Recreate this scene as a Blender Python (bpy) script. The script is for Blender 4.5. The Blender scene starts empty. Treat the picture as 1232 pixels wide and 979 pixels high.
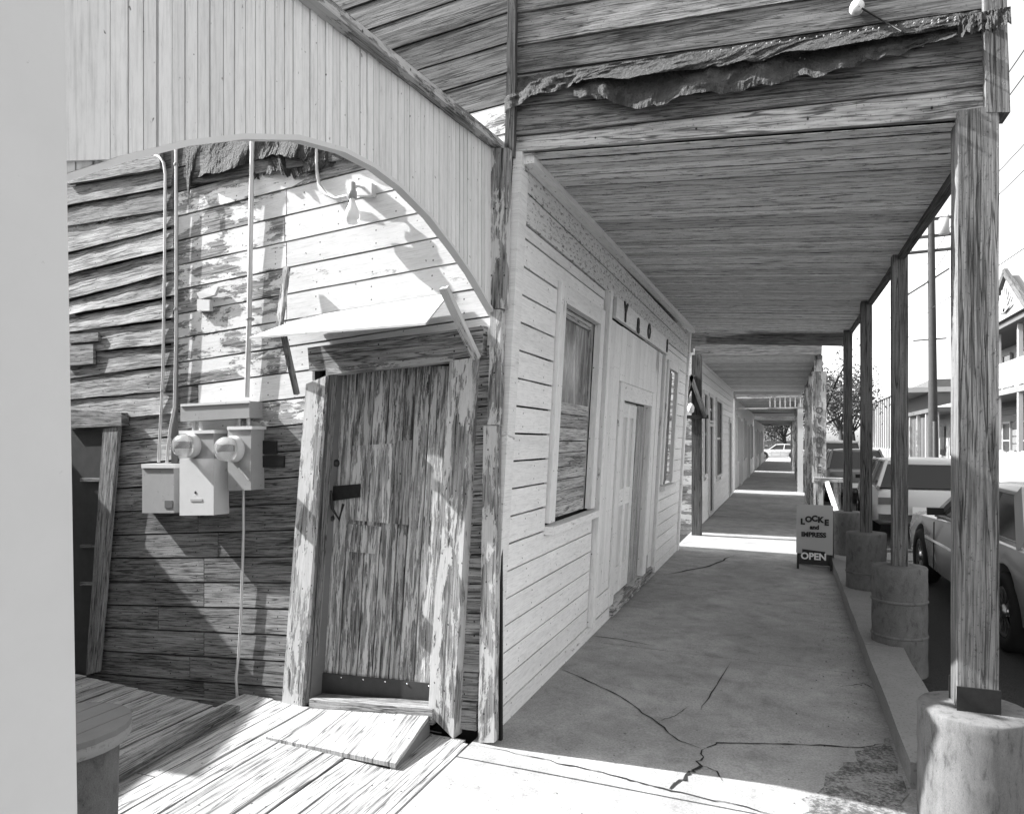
import bpy, bmesh, math, random
from mathutils import Vector, Matrix, noise as mnoise
R_ = math.radians
rnd = random.Random(7)
S = bpy.context.scene
COL = S.collection

# ------------------------------------------------------------------ camera
FPX = 870.0                                   # focal length in photo pixels (photo is 1232 wide)
VX, VY, CX = 946.0, 530.0, 616.0              # vanishing point of the arcade, image centre
TH = math.atan((VX - CX) / FPX)
CAM = Vector((0, 0, 1.6))
FW = Vector((-math.sin(TH), math.cos(TH), 0)); RT = Vector((math.cos(TH), math.sin(TH), 0)); UP = Vector((0, 0, 1))
cd = bpy.data.cameras.new('camera'); cam = bpy.data.objects.new('camera', cd); COL.objects.link(cam)
cam.location = CAM; cam.rotation_euler = (R_(90), 0, TH)
cd.sensor_fit = 'HORIZONTAL'; cd.sensor_width = 36.0; cd.lens = FPX / 1232 * 36
cd.shift_y = (VY - 489.5) / 1232; cd.clip_start = .05; cd.clip_end = 2000
S.camera = cam

# ------------------------------------------------------------------ light
SUN_EL, SUN_AZ = 38.0, 5.5                    # light travels towards +X, turned SUN_AZ degrees to +Y
sd = Vector((math.cos(R_(SUN_EL)) * math.cos(R_(SUN_AZ)), math.cos(R_(SUN_EL)) * math.sin(R_(SUN_AZ)), -math.sin(R_(SUN_EL))))
sl = bpy.data.lights.new('sun', 'SUN'); sun = bpy.data.objects.new('sun', sl); COL.objects.link(sun)
sl.energy = 3.6; sl.angle = R_(.5); sl.color = (1, 1, 1)
sun.rotation_euler = sd.to_track_quat('-Z', 'Y').to_euler()
w = bpy.data.worlds.new('World'); S.world = w; w.use_nodes = True
nt = w.node_tree; bg = nt.nodes['Background']
sk = nt.nodes.new('ShaderNodeTexSky'); sk.sky_type = 'NISHITA'; sk.sun_disc = False
sk.sun_elevation = R_(SUN_EL); sk.sun_rotation = math.atan2(-sd.x, -sd.y)
sk.air_density = 1.0; sk.dust_density = 2.0; sk.altitude = 0
bwn = nt.nodes.new('ShaderNodeRGBToBW')       # black-and-white film
nt.links.new(sk.outputs[0], bwn.inputs[0]); nt.links.new(bwn.outputs[0], bg.inputs[0]); bg.inputs[1].default_value = .15
S.view_settings.view_transform = 'Standard'; S.view_settings.look = 'None'; S.view_settings.gamma = 1
S.view_settings.exposure = 1.95
S.cycles.max_bounces = 8; S.cycles.diffuse_bounces = 5

# ------------------------------------------------------------------ pixels to places
KL = .057                                      # the store leans towards the street
P0 = Vector((-1.51, 3.57, 0)); _a = R_(6)
WN = Vector((-math.sin(_a), -math.cos(_a), 0)) # outward normal of the side (door) wall
WU = Vector((math.cos(_a), -math.sin(_a), 0))  # along the side wall, to the right
NF = Vector((1, 0, -KL)).normalized()
def ray(px, py): return FW + RT * ((px - CX) / FPX) + UP * ((VY - py) / FPX)
def hit(px, py, p, n):
    d = ray(px, py); return CAM + d * ((p - CAM).dot(n) / d.dot(n))
def W(px, py, off=0.): return hit(px, py, P0 + WN * off, WN)
def FC(px, py, off=0.): return hit(px, py, P0 + NF * off, NF)
def G(px, py, z=0.):
    d = ray(px, py); return CAM + d * ((z - CAM.z) / d.z)
EN = Vector((0, -1, 0)); EP = Vector((0, 3.60, 0))
def EE(px, py, off=0.): return hit(px, py, EP + EN * off, EN)
def F(y, z, off=0.): return Vector((-1.51 + KL * z + off, y, z))
def zs(x): return -.02 * (x + 1.51)

# ------------------------------------------------------------------ materials
MATS = {}
def _new(name):
    m = bpy.data.materials.new(name); m.use_nodes = True
    n = m.node_tree; p = n.nodes['Principled BSDF']; MATS[name] = m
    return m, n, p
def g(v): return (v, v, v, 1)
def ramp(n, src, stops):
    r = n.nodes.new('ShaderNodeValToRGB'); e = r.color_ramp.elements
    while len(e) < len(stops): e.new(.5)
    for el, (pos, v) in zip(e, stops): el.position = pos; el.color = g(v)
    n.links.new(src, r.inputs[0]); return r.outputs[0]
def mth(n, op, a, b=None, clamp=False):
    m = n.nodes.new('ShaderNodeMath'); m.operation = op; m.use_clamp = clamp
    for i, v in enumerate((a, b)):
        if v is None: continue
        if isinstance(v, (int, float)): m.inputs[i].default_value = v
        else: n.links.new(v, m.inputs[i])
    return m.outputs[0]
def noise(n, vec, sc, detail=6, rough=.6, dist=0):
    t = n.nodes.new('ShaderNodeTexNoise'); t.inputs['Scale'].default_value = sc; t.inputs['Detail'].default_value = detail
    t.inputs['Roughness'].default_value = rough; t.inputs['Distortion'].default_value = dist
    n.links.new(vec, t.inputs['Vector']); return t.outputs['Fac']
def scaled(n, vec, s, off=None):
    m = n.nodes.new('ShaderNodeVectorMath'); m.operation = 'MULTIPLY'; m.inputs[1].default_value = s
    n.links.new(vec, m.inputs[0]); o = m.outputs[0]
    if off is not None:
        a = n.nodes.new('ShaderNodeVectorMath'); a.operation = 'ADD'; n.links.new(o, a.inputs[0]); n.links.new(off, a.inputs[1]); o = a.outputs[0]
    return o
def mixv(n, fac, a, b):
    m = n.nodes.new('ShaderNodeMix'); m.data_type = 'FLOAT'
    for i, v in ((0, fac), (2, a), (3, b)):
        if isinstance(v, (int, float)): m.inputs[i].default_value = v
        else: n.links.new(v, m.inputs[i])
    return m.outputs[0]
def finish(n, p, val, rough, bumpsrc=None, bump=.3, dist=.004, spec=.2):
    n.links.new(val, p.inputs['Base Color'])
    if isinstance(rough, (int, float)): p.inputs['Roughness'].default_value = rough
    else: n.links.new(rough, p.inputs['Roughness'])
    p.inputs['Specular IOR Level'].default_value = spec
    if bumpsrc is not None:
        b = n.nodes.new('ShaderNodeBump'); b.inputs['Strength'].default_value = bump; b.inputs['Distance'].default_value = dist
        n.links.new(bumpsrc, b.inputs['Height']); n.links.new(b.outputs[0], p.inputs['Normal'])
def wood(name, dark, light, paint=None, peel=.45, bump=.5, nails=0, gx=1.6, gy=34, vary=.18, dist=.004, knots=False, peel_uv=(2.2, 9)):
    """wood grain along U; optional paint that has flaked off where a noise falls below `peel`"""
    m, n, p = _new(name)
    uv = n.nodes.new('ShaderNodeUVMap').outputs[0]
    oi = n.nodes.new('ShaderNodeObjectInfo')
    rv = n.nodes.new('ShaderNodeCombineXYZ')
    n.links.new(mth(n, 'MULTIPLY', oi.outputs['Random'], 91.), rv.inputs[0]); n.links.new(mth(n, 'MULTIPLY', oi.outputs['Random'], 57.), rv.inputs[1])
    V = lambda a, b: scaled(n, uv, (a, b, 1), rv.outputs[0])
    nF = noise(n, V(gx * 4, gy * 4.5), 1, 4, .6)                       # fibres
    nG = noise(n, V(gx * 1.4, gy * 1.8), 1, 9, .72, .5)                # grain
    n2 = noise(n, V(gx * .6, gy * .22), 1, 6, .62, 1.)                 # stains along the board
    nS = noise(n, V(70, 90), 1, 3, .6)                                 # pits
    nC = noise(n, V(gx * .8, gy * 1.1), 1, 3, .5, .2)                  # splits
    gr = mth(n, 'ADD', mth(n, 'MULTIPLY', nG, .42), mth(n, 'ADD', mth(n, 'MULTIPLY', n2, .27), mth(n, 'MULTIPLY', nF, .31)))
    split = ramp(n, mth(n, 'ABSOLUTE', mth(n, 'SUBTRACT', nC, .53)), [(0, .25), (.012, .45), (.022, 1)])
    col = ramp(n, gr, [(.34, dark * .35), (.44, dark * .85), (.50, (dark + light) / 2), (.57, light), (.68, min(light * 1.35, .85))])
    col = mth(n, 'MULTIPLY', col, split)
    col = mth(n, 'MULTIPLY', col, ramp(n, nS, [(.30, .45), (.40, 1)]))
    height = mth(n, 'ADD', gr, mth(n, 'MULTIPLY', split, .25))
    if knots:
        v = n.nodes.new('ShaderNodeTexVoronoi'); n.links.new(V(4.2, 5.5), v.inputs['Vector'])
        near = ramp(n, v.outputs['Distance'], [(.08, 1), (.34, 0)])
        ring = mth(n, 'MULTIPLY', near, mth(n, 'SINE', mth(n, 'ADD', mth(n, 'MULTIPLY', v.outputs['Distance'], 60), mth(n, 'MULTIPLY', n2, 20))))
        col = mth(n, 'MULTIPLY', col, mth(n, 'ADD', mth(n, 'MULTIPLY', ring, .28), 1))
        col = mth(n, 'MULTIPLY', col, ramp(n, v.outputs['Distance'], [(0, .3), (.05, .4), (.09, 1)]))
        height = mth(n, 'ADD', height, mth(n, 'MULTIPLY', ring, .15))
    if paint is not None:
        pk = noise(n, V(*peel_uv), 1, 10, .74, .3)
        mask = ramp(n, pk, [(peel - .012, 0), (peel + .012, 1)])
        pv = mth(n, 'MULTIPLY', paint, mth(n, 'ADD', .80, mth(n, 'MULTIPLY', n2, .38)))
        fine = noise(n, V(11, 42), 1, 7, .78)
        pv = mth(n, 'MULTIPLY', pv, ramp(n, fine, [(.28, .45), (.38, .9), (.55, 1)]))
        pv = mth(n, 'MULTIPLY', pv, ramp(n, nF, [(.3, .8), (.5, 1)]))
        pv = mth(n, 'MULTIPLY', pv, ramp(n, noise(n, V(34, 40), 1, 2, .5), [(.24, .25), (.29, 1)]))
        col = mixv(n, mask, col, pv); height = mth(n, 'ADD', mth(n, 'MULTIPLY', mask, .3), mth(n, 'MULTIPLY', height, .5))
    if nails:
        sx = n.nodes.new('ShaderNodeSeparateXYZ'); n.links.new(uv, sx.inputs[0])
        fu = mth(n, 'FRACT', mth(n, 'ADD', mth(n, 'DIVIDE', sx.outputs[0], nails), mth(n, 'MULTIPLY', oi.outputs['Random'], .3)))
        du = mth(n, 'MULTIPLY', mth(n, 'SUBTRACT', fu, .5), nails)
        fv = mth(n, 'FRACT', mth(n, 'DIVIDE', sx.outputs[1], .077))
        dv = mth(n, 'MULTIPLY', mth(n, 'SUBTRACT', fv, .45), .077)
        dd = mth(n, 'SQRT', mth(n, 'ADD', mth(n, 'MULTIPLY', du, du), mth(n, 'MULTIPLY', dv, dv)))
        col = mth(n, 'MULTIPLY', col, ramp(n, mth(n, 'MULTIPLY', dd, 20), [(.07, .12), (.13, 1)]))
    col = mth(n, 'MULTIPLY', col, mth(n, 'ADD', 1 - vary, mth(n, 'MULTIPLY', oi.outputs['Random'], vary * 1.6)))
    finish(n, p, col, .85, height, bump, dist)
    return m
def solid(name, v, rough=.6, var=.12, sc=9., bump=.1, metal=0, spec=.3, speck=None, dist=.004):
    m, n, p = _new(name)
    co = n.nodes.new('ShaderNodeTexCoord').outputs['Object']
    a = noise(n, co, sc, 7, .65)
    val = mth(n, 'MULTIPLY', v, mth(n, 'ADD', 1 - var, mth(n, 'MULTIPLY', a, var * 2)))
    h = a
    if speck:
        b = noise(n, co, speck[0], 4, .7); val = mth(n, 'MULTIPLY', val, ramp(n, b, [(speck[1] - .04, speck[2]), (speck[1] + .03, 1)])); h = mth(n, 'ADD', a, b)
    finish(n, p, val, rough, h, bump, dist, spec); p.inputs['Metallic'].default_value = metal
    return m
def flat(name, v, rough=.5, metal=0, spec=.5):
    m, n, p = _new(name); p.inputs['Base Color'].default_value = g(v); p.inputs['Roughness'].default_value = rough
    p.inputs['Metallic'].default_value = metal; p.inputs['Specular IOR Level'].default_value = spec; return m

wood('wall_wood', .16, .40, paint=.74, peel=.50, nails=.42, bump=.5, vary=.12, peel_uv=(1.5, 5))       # side wall: worn white paint
wood('wall_upper', .17, .46, paint=.66, peel=.37, nails=.42, bump=.4, vary=.08, peel_uv=(1.2, 6))
wood('wall_low', .10, .29, nails=.42, bump=.5, vary=.2)
wood('wall_rough', .14, .42, nails=.5, bump=.9, gy=26, vary=.15, dist=.008)
wood('old_grey', .09, .27, bump=.8, gy=38, gx=2.2, vary=.38, dist=.006)                                      # bare weathered boards
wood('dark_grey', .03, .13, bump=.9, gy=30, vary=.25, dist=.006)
wood('facade_paint', .22, .5, paint=.80, peel=.33, nails=.62, bump=.3, vary=.06, peel_uv=(2.5, 14))
wood('frieze_paint', .16, .36, paint=.72, peel=.44, bump=.4, vary=.1, peel_uv=(16, 45))
wood('trim_paint', .2, .48, paint=.78, peel=.37, nails=.55, bump=.35, vary=.08)
wood('trim_worn', .12, .36, paint=.52, peel=.50, nails=.35, bump=.7, vary=.15)
wood('pilaster_paint', .2, .4, paint=.62, peel=.2, bump=.12, vary=0, gx=.7, gy=9, peel_uv=(3, 5))
wood('bead_paint', .3, .6, paint=.74, peel=.30, bump=.2, vary=.07, gx=1., gy=20)
wood('soffit_wood', .19, .52, paint=.70, peel=.46, bump=.5, vary=.25, gx=1.6, gy=34, peel_uv=(5, 40))
wood('door_wood', .10, .36, paint=.52, peel=.51, bump=.8, vary=.3, gx=1.4, gy=30, peel_uv=(3, 30), dist=.006)
wood('deck_wood', .27, .46, bump=.8, gx=1.2, gy=26, vary=.14, nails=.6, dist=.006)
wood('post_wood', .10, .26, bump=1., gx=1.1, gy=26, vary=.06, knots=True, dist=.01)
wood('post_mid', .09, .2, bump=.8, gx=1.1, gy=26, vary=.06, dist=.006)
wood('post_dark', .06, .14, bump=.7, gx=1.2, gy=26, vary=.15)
wood('beam_wood', .1, .28, bump=.7, vary=.2)
wood('slat_wood', .24, .50, bump=.5, vary=.2, gy=30)
solid('left_paint', .60, .6, .07, 5, .04, speck=(22, .27, .45))
def concrete(name, v, patchy=0., stretch=(1, 1, 1), lo=.68):
    m, n, p = _new(name); co = scaled(n, n.nodes.new('ShaderNodeTexCoord').outputs['Object'], stretch)
    big = noise(n, co, .9, 6, .6, .6); mid = noise(n, co, 5, 8, .7, .4); fin = noise(n, co, 90, 3, .7); pit = noise(n, co, 34, 3, .5)
    val = mth(n, 'MULTIPLY', v, ramp(n, big, [(.3, .78), (.5, .96), (.65, 1.1)]))
    val = mth(n, 'MULTIPLY', val, ramp(n, mid, [(.3, lo), (.46, .92), (.6, 1.05), (.75, 1.25)]))
    val = mth(n, 'MULTIPLY', val, ramp(n, fin, [(.3, .72), (.6, 1.1)]))
    val = mth(n, 'MULTIPLY', val, ramp(n, pit, [(.25, .35), (.31, 1)]))
    if patchy:
        q = noise(n, co, 7, 9, .78, .5); q2 = noise(n, co, 55, 3, .7)
        val = mth(n, 'MULTIPLY', val, ramp(n, mth(n, 'ADD', mth(n, 'MULTIPLY', q, .6), mth(n, 'MULTIPLY', q2, .4)), [(.44, .3), (.49, .6), (.54, 1)]))
    h = mth(n, 'ADD', mth(n, 'MULTIPLY', mid, .6), mth(n, 'MULTIPLY', fin, .4))
    finish(n, p, val, .92, h, .5, .006)
concrete('concrete', .34); concrete('patch', .30, 1.); concrete('base_concrete', .15, 0, (3.5, 3.5, 2.2), .5); concrete('base_low', .18, 0, (6, 6, 1.6), .4)
solid('kerb_concrete', .24, .9, .25, 5, .4, speck=(60, .42, .7))
solid('asphalt', .045, .9, .4, 30, 1.0, speck=(120, .46, .35), dist=.01)
solid('earth', .16, .95, .3, 2, .4)
solid('crack', .02, .95, .3, 20, .2)
solid('tar', .04, .85, .8, 30, 1., speck=(60, .60, 2.0), dist=.02)
solid('box_metal', .30, .45, .12, 12, .05, metal=.0, speck=(30, .34, .6))
solid('box_white', .55, .5, .08, 12, .05, speck=(40, .32, .6))
solid('conduit', .55, .4, .15, 20, .05, metal=.3)
solid('dark_iron', .035, .5, .5, 30, .3, metal=.5)
solid('kick', .055, .5, .4, 14, .2, metal=.3)
solid('rust_tin', .46, .5, .15, 8, .1, speck=(14, .38, .6))
solid('interior', .012, .9)
solid('plinth', .15, .9, .3, 6, .3)
solid('far_white', .58, .8, .1, 3, .05)
solid('house_white', .30, .8, .15, 3, .05)
solid('house_grey', .16, .8, .2, 3, .05)
wood('house_trim', .3, .4, paint=.42, peel=.3)
solid('far_grey', .34, .8, .2, 3, .05)
solid('far_dark', .10, .8, .2, 3, .05)
solid('roof_dark', .09, .8, .3, 5, .2)
solid('bark', .045, .9, .4, 8, .6)
solid('leaf', .075, .7, .5, 2.5, .0)
solid('grass', .1, .9, .4, 3, .3)
solid('car_silver', .42, .22, .05, 2, .0, metal=.35, spec=.6)
solid('car_light', .55, .3, .05, 2, .0, spec=.5)
solid('car_dark', .12, .3, .05, 2, .0, spec=.5)
flat('glass', .03, .08); flat('chrome', .6, .15, 1.0); flat('tyre', .02, .8, 0, .2); flat('black', .012, .6); flat('letter', .015, .7)
flat('white', .78, .5); flat('lamp_red', .12, .2); flat('signboard', .42, .7)
m_, n_, p_ = _new('clear_glass'); p_.inputs['Base Color'].default_value = g(.9); p_.inputs['Roughness'].default_value = .03
p_.inputs['Transmission Weight'].default_value = .8
m_, n_, p_ = _new('bulb_glass'); p_.inputs['Base Color'].default_value = g(.85); p_.inputs['Roughness'].default_value = .15; p_.inputs['Transmission Weight'].default_value = .35
# dusty pane: streaked dirt on dark glass
m_, n_, p_ = _new('dusty_glass')
uv_ = n_.nodes.new('ShaderNodeTexCoord').outputs['Object']
d1 = noise(n_, scaled(n_, uv_, (9, 9, 2.2)), 1, 7, .7, 1.); p_.inputs['Roughness'].default_value = .25
n_.links.new(ramp(n_, d1, [(.32, .06), (.5, .18), (.6, .34), (.75, .5)]), p_.inputs['Base Color'])

# ------------------------------------------------------------------ builders
def link(name, me, mat=None, parent=None):
    o = bpy.data.objects.new(name, me); COL.objects.link(o)
    if mat is not None and me is not None: me.materials.append(MATS[mat])
    if parent is not None: o.parent = parent
    return o
def thing(name, label, cat, loc=(0, 0, 0), group=None):
    o = bpy.data.objects.new(name, None); COL.objects.link(o); o.empty_display_size = .1
    o.location = loc; o['label'] = label; o['category'] = cat
    if group: o['group'] = group
    return o
def tag(o, label, cat, group=None):
    o['label'] = label; o['category'] = cat
    if group: o['group'] = group
    return o
def put(o, root):                                # child built in world space under a root that is not at the origin
    o.parent = root; o.matrix_parent_inverse = Matrix.Translation(-Vector(root.location)); return o
def plank(name, a, b, c, d, t, mat, parent=None, segs=1, jit=0., warp=0.):
    """a-b bottom edge, d-c top edge of the front face, t = vector to the back. UV in metres, U along a-b."""
    a, b, c, d, t = map(Vector, (a, b, c, d, t)); nrm = -t.normalized(); acr = (d - a).normalized()
    L = max((b - a).length, .01); Wd = max((d - a).length, .005); T = t.length; vs = []; us = []
    u0 = rnd.random() * 3
    for i in range(segs + 1):
        s = i / segs; lo = a.lerp(b, s); hi = d.lerp(c, s)
        if jit: lo = lo + acr * rnd.uniform(-jit, jit); hi = hi + acr * rnd.uniform(-jit, jit)
        if warp: lo = lo + nrm * rnd.uniform(0, warp); hi = hi + nrm * rnd.uniform(0, warp * .4)
        vs += [lo, hi, hi + t, lo + t]; us.append(u0 + s * L)
    fs, uvs = [], []
    for i in range(segs):
        k = 4 * i; q = k + 4; x, y = us[i], us[i + 1]
        for p, r, v0, v1 in ((0, 1, 0, Wd), (1, 2, Wd, Wd + T), (2, 3, Wd + T, 2 * Wd + T), (3, 0, -T, 0)):
            fs.append((k + p, q + p, q + r, k + r)); uvs += [(x, v0), (y, v0), (y, v1), (x, v1)]
    e = 4 * segs
    fs += [(0, 1, 2, 3), (e + 3, e + 2, e + 1, e)]
    for _ in range(2): uvs += [(u0, 0), (u0, Wd), (u0 + T, Wd), (u0 + T, 0)]
    me = bpy.data.meshes.new(name); me.from_pydata([tuple(v) for v in vs], [], fs)
    ul = me.uv_layers.new(name='UVMap'); ul.data.foreach_set('uv', [x for q in uvs for x in q])
    me.update(); return link(name, me, mat, parent)
def bar(name, p, q, wdt, dep, mat, parent=None, side=None, segs=1, jit=0.):
    """square-section stick from p to q; `side` = direction of its width"""
    p, q = Vector(p), Vector(q); ax = (q - p).normalized()
    sd_ = Vector(side) if side is not None else Vector((1, 0, 0)); sd_ = (sd_ - ax * sd_.dot(ax)).normalized()
    nn = ax.cross(sd_).normalized(); h = sd_ * (wdt / 2); k = nn * (dep / 2)
    return plank(name, p - h + k, q - h + k, q + h + k, p + h + k, -2 * k, mat, parent, segs, jit)
class MB:
    def __init__(s): s.v = []; s.f = []; s.sm = []
    def add(s, vs, fs, smooth=False):
        o = len(s.v); s.v += [tuple(v) for v in vs]; s.f += [tuple(i + o for i in f) for f in fs]; s.sm += [smooth] * len(fs); return s
    def box(s, x0, x1, y0, y1, z0, z1):
        return s.add([(x, y, z) for z in (z0, z1) for (x, y) in ((x0, y0), (x1, y0), (x1, y1), (x0, y1))],
                     [(3, 2, 1, 0), (4, 5, 6, 7), (0, 1, 5, 4), (1, 2, 6, 5), (2, 3, 7, 6), (3, 0, 4, 7)])
    def prism(s, poly, t):
        n = len(poly); poly = [Vector(p) for p in poly]; t = Vector(t)
        return s.add(poly + [p + t for p in poly], [tuple(range(n)), tuple(range(2 * n - 1, n - 1, -1))] +
                     [(i, i + n, (i + 1) % n + n, (i + 1) % n) for i in range(n)])
    def tube(s, pts, r, n=8, r2=None, cap=True):
        pts = [Vector(p) for p in pts]; vs = []; fs = []; m = len(pts)
        for i, p in enumerate(pts):
            ax = (pts[min(i + 1, m - 1)] - pts[max(i - 1, 0)]).normalized()
            u = ax.orthogonal().normalized() if abs(ax.z) > .9 else ax.cross(UP).normalized(); v = ax.cross(u)
            rr = r if r2 is None else r + (r2 - r) * i / max(m - 1, 1)
            vs += [p + (u * math.cos(k * 2 * math.pi / n) + v * math.sin(k * 2 * math.pi / n)) * rr for k in range(n)]
        for i in range(m - 1):
            for k in range(n): fs.append((i * n + k, i * n + (k + 1) % n, (i + 1) * n + (k + 1) % n, (i + 1) * n + k))
        s.add(vs, fs, True)
        if cap:
            s.add(vs[:n], [tuple(range(n - 1, -1, -1))]); s.add(vs[-n:], [tuple(range(n))])
        return s
    def lathe(s, prof, org, ax, n=24, smooth=True):
        org = Vector(org); ax = Vector(ax).normalized(); u = ax.orthogonal().normalized(); v = ax.cross(u); vs = []; fs = []
        for (r, h) in prof:
            vs += [org + ax * h + (u * math.cos(k * 2 * math.pi / n) + v * math.sin(k * 2 * math.pi / n)) * max(r, 1e-4) for k in range(n)]
        for i in range(len(prof) - 1):
            for k in range(n): fs.append((i * n + k, i * n + (k + 1) % n, (i + 1) * n + (k + 1) % n, (i + 1) * n + k))
        return s.add(vs, fs, smooth)
    def build(s, name, mat, parent=None):
        me = bpy.data.meshes.new(name); me.from_pydata(s.v, [], s.f); me.polygons.foreach_set('use_smooth', s.sm); me.update()
        bm = bmesh.new(); bm.from_mesh(me); bmesh.ops.recalc_face_normals(bm, faces=bm.faces); bm.to_mesh(me); bm.free()
        return link(name, me, mat, parent)
def wbox(name, px0, py0, px1, py1, off, mat, parent=None, slope=0., o0=0.):
    """a box on the side wall whose front face, `off` from the wall, covers the pixel rectangle"""
    q = [W(px0, py1 + 0, off), W(px1, py1 + slope * (px1 - px0), off), W(px1, py0 + slope * (px1 - px0), off), W(px0, py0, off)]
    return MB().prism(q, -WN * (off - o0)).build(name, mat, parent)
def text(name, body, size, mat, origin, xdir, ydir, parent=None, depth=.003, align='CENTER', bold=0.):
    cu = bpy.data.curves.new(name, 'FONT'); cu.body = body; cu.size = size; cu.extrude = depth; cu.align_x = align; cu.align_y = 'CENTER'
    cu.resolution_u = 3; cu.offset = bold
    o = bpy.data.objects.new(name, cu); COL.objects.link(o)
    me = bpy.data.meshes.new_from_object(o.evaluated_get(bpy.context.evaluated_depsgraph_get()))
    bpy.data.objects.remove(o); xd = Vector(xdir).normalized(); yd = Vector(ydir).normalized(); zd = xd.cross(yd)
    M = Matrix((xd, yd, zd)).transposed().to_4x4(); M.translation = Vector(origin); me.transform(M)
    return link(name, me, mat, parent)
def struct(o): o['kind'] = 'structure'; return o

# ================================================================== the ground
struct(MB().box(-300, 300, -60, 500, -.6, -.22).build('ground', 'earth'))
struct(MB().box(.62, 8.2, -12, 200, -.215, -.15).build('road', 'asphalt'))
walk = struct(MB().box(-1.9, .66, -6, 130, -.4, -.05).build('sidewalk', 'crack'))
ys = [-4.5, -1.8, .75, 3.33, 5.62, 8.2, 10.86, 13.0, 16.2, 19.6, 23, 25.2, 29, 34, 40, 48, 58, 72, 95]
for i in range(len(ys) - 1):
    a, b = ys[i] + .006, ys[i + 1] - .006
    plank('slab', (-1.56, a, zs(-1.56)), (.60, a, zs(.60)), (.60, b, zs(.60)), (-1.56, b, zs(-1.56)), (0, 0, -.045), 'concrete', walk, 4, .004)
def ribbon(name, pix, w0, mat, parent, sub=6, zz=.004):
    pts = []
    for i in range(len(pix) - 1):
        for k in range(sub):
            s = k / sub; pts.append((pix[i][0] + (pix[i + 1][0] - pix[i][0]) * s, pix[i][1] + (pix[i + 1][1] - pix[i][1]) * s))
    pts.append(pix[-1]); vs = []
    P = [G(x, y, 0) for x, y in pts]; n = len(P)
    for i, p in enumerate(P):
        p = Vector((p.x, p.y, 0)) + Vector((rnd.gauss(0, 1), rnd.gauss(0, 1), 0)) * w0 * .9
        t = (P[min(i + 1, n - 1)] - P[max(i - 1, 0)]).normalized(); s = Vector((-t.y, t.x, 0))
        ww = w0 * rnd.uniform(.35, 1.2) * min(1, .15 + 4 * min(i, n - 1 - i) / n)
        for q in (p - s * ww, p + s * ww): vs.append((q.x, q.y, zs(q.x) + zz))
    me = bpy.data.meshes.new(name); me.from_pydata(vs, [], [(2 * i, 2 * i + 1, 2 * i + 3, 2 * i + 2) for i in range(n - 1)])
    return link(name, me, mat, parent)
for pix, ww in (([(665, 800), (700, 815), (745, 835), (790, 865), (815, 885), (846, 896)], .006),
                ([(846, 896), (865, 889), (945, 888), (1034, 891), (1064, 886)], .006), ([(846, 896), (843, 915), (825, 928), (806, 946)], .012),
                ([(880, 792), (862, 820), (843, 850)], .004), ([(800, 691), (853, 680), (885, 666)], .016), ([(830, 670), (885, 668)], .006),
                ([(576, 897), (640, 909), (703, 922), (760, 934), (806, 946), (880, 960), (985, 985)], .006), ([(704, 764), (745, 768), (791, 776)], .005), ([(790, 865), (812, 858), (828, 846)], .003), ([(1010, 820), (1040, 815), (1052, 822)], .004), ([(843, 915), (862, 922), (870, 934)], .004)):
    ribbon('crack', pix, ww, 'crack', walk)
# crumbled patch by the kerb and grit on the walk
vs = []; ctr = G(1045, 945, 0)
poly = [(965, 979), (985, 940), (1010, 915), (1030, 900), (1060, 885), (1078, 880), (1088, 920), (1092, 950), (1100, 985), (1060, 1010), (1000, 1010)]
pv = []
for i in range(len(poly)):
    for k in range(5):
        s = k / 5; q = poly[(i + 1) % len(poly)]; p = G(poly[i][0] * (1 - s) + q[0] * s, poly[i][1] * (1 - s) + q[1] * s, 0)
        p += Vector((rnd.gauss(0, .02), rnd.gauss(0, .02), 0)); pv.append((min(p.x, .53), p.y, zs(p.x) + .004))
me = bpy.data.meshes.new('worn_patch'); me.from_pydata(pv + [(ctr.x, ctr.y, zs(ctr.x) + .006)], [], [(i, (i + 1) % len(pv), len(pv)) for i in range(len(pv))])
link('worn_patch', me, 'patch', walk)
gb = MB()
for _ in range(260):
    x = .50 - abs(rnd.gauss(0, .22)); y = rnd.uniform(3.3, 9); r = rnd.uniform(.002, .006)
    if x < -1.4: continue
    z = zs(x); gb.add([(x - r, y - r, z), (x + r, y - r * .6, z), (x + r * .7, y + r, z), (x - r, y + r, z), (x, y, z + r * 1.3)], [(0, 1, 4), (1, 2, 4), (2, 3, 4), (3, 0, 4)])
gt = gb.build('grit', 'patch', walk); gt['kind'] = 'stuff'
# raised kerb, in lengths between the post bases
kerb = struct(MB().box(.56, .80, 3.2, 12.9, -.3, -.1).build('kerb', 'kerb_concrete'))
for (y0, y1) in ((3.86, 5.98), (6.0, 8.08), (8.1, 10.4), (10.42, 12.4)):
    plank('kerb_block', (.545, y0, .085), (.545, y1, .085), (.80, y1, .085), (.80, y0, .085), (0, 0, -.17), 'kerb_concrete', kerb, 5, .006)
# ================================================================== store with the leaning front
store = thing('store_building', 'weathered two-front wooden store with plank door and covered sidewalk', 'building')
MB().prism([(-9, 4.52, -.3), (-1.95, 3.78, -.3), (-1.95, 10.6, -.3), (-9, 10.6, -.3)], (0, 0, 5.2)).build('inner_wall', 'interior', store)
MB().prism([(-1.62, 3.66, 3.34), (.80, 3.66, 3.2), (.80, 3.66, 4.15), (-1.62, 3.66, 4.9)], (0, 7.1, 0)).build('roof', 'roof_dark', store)
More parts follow.
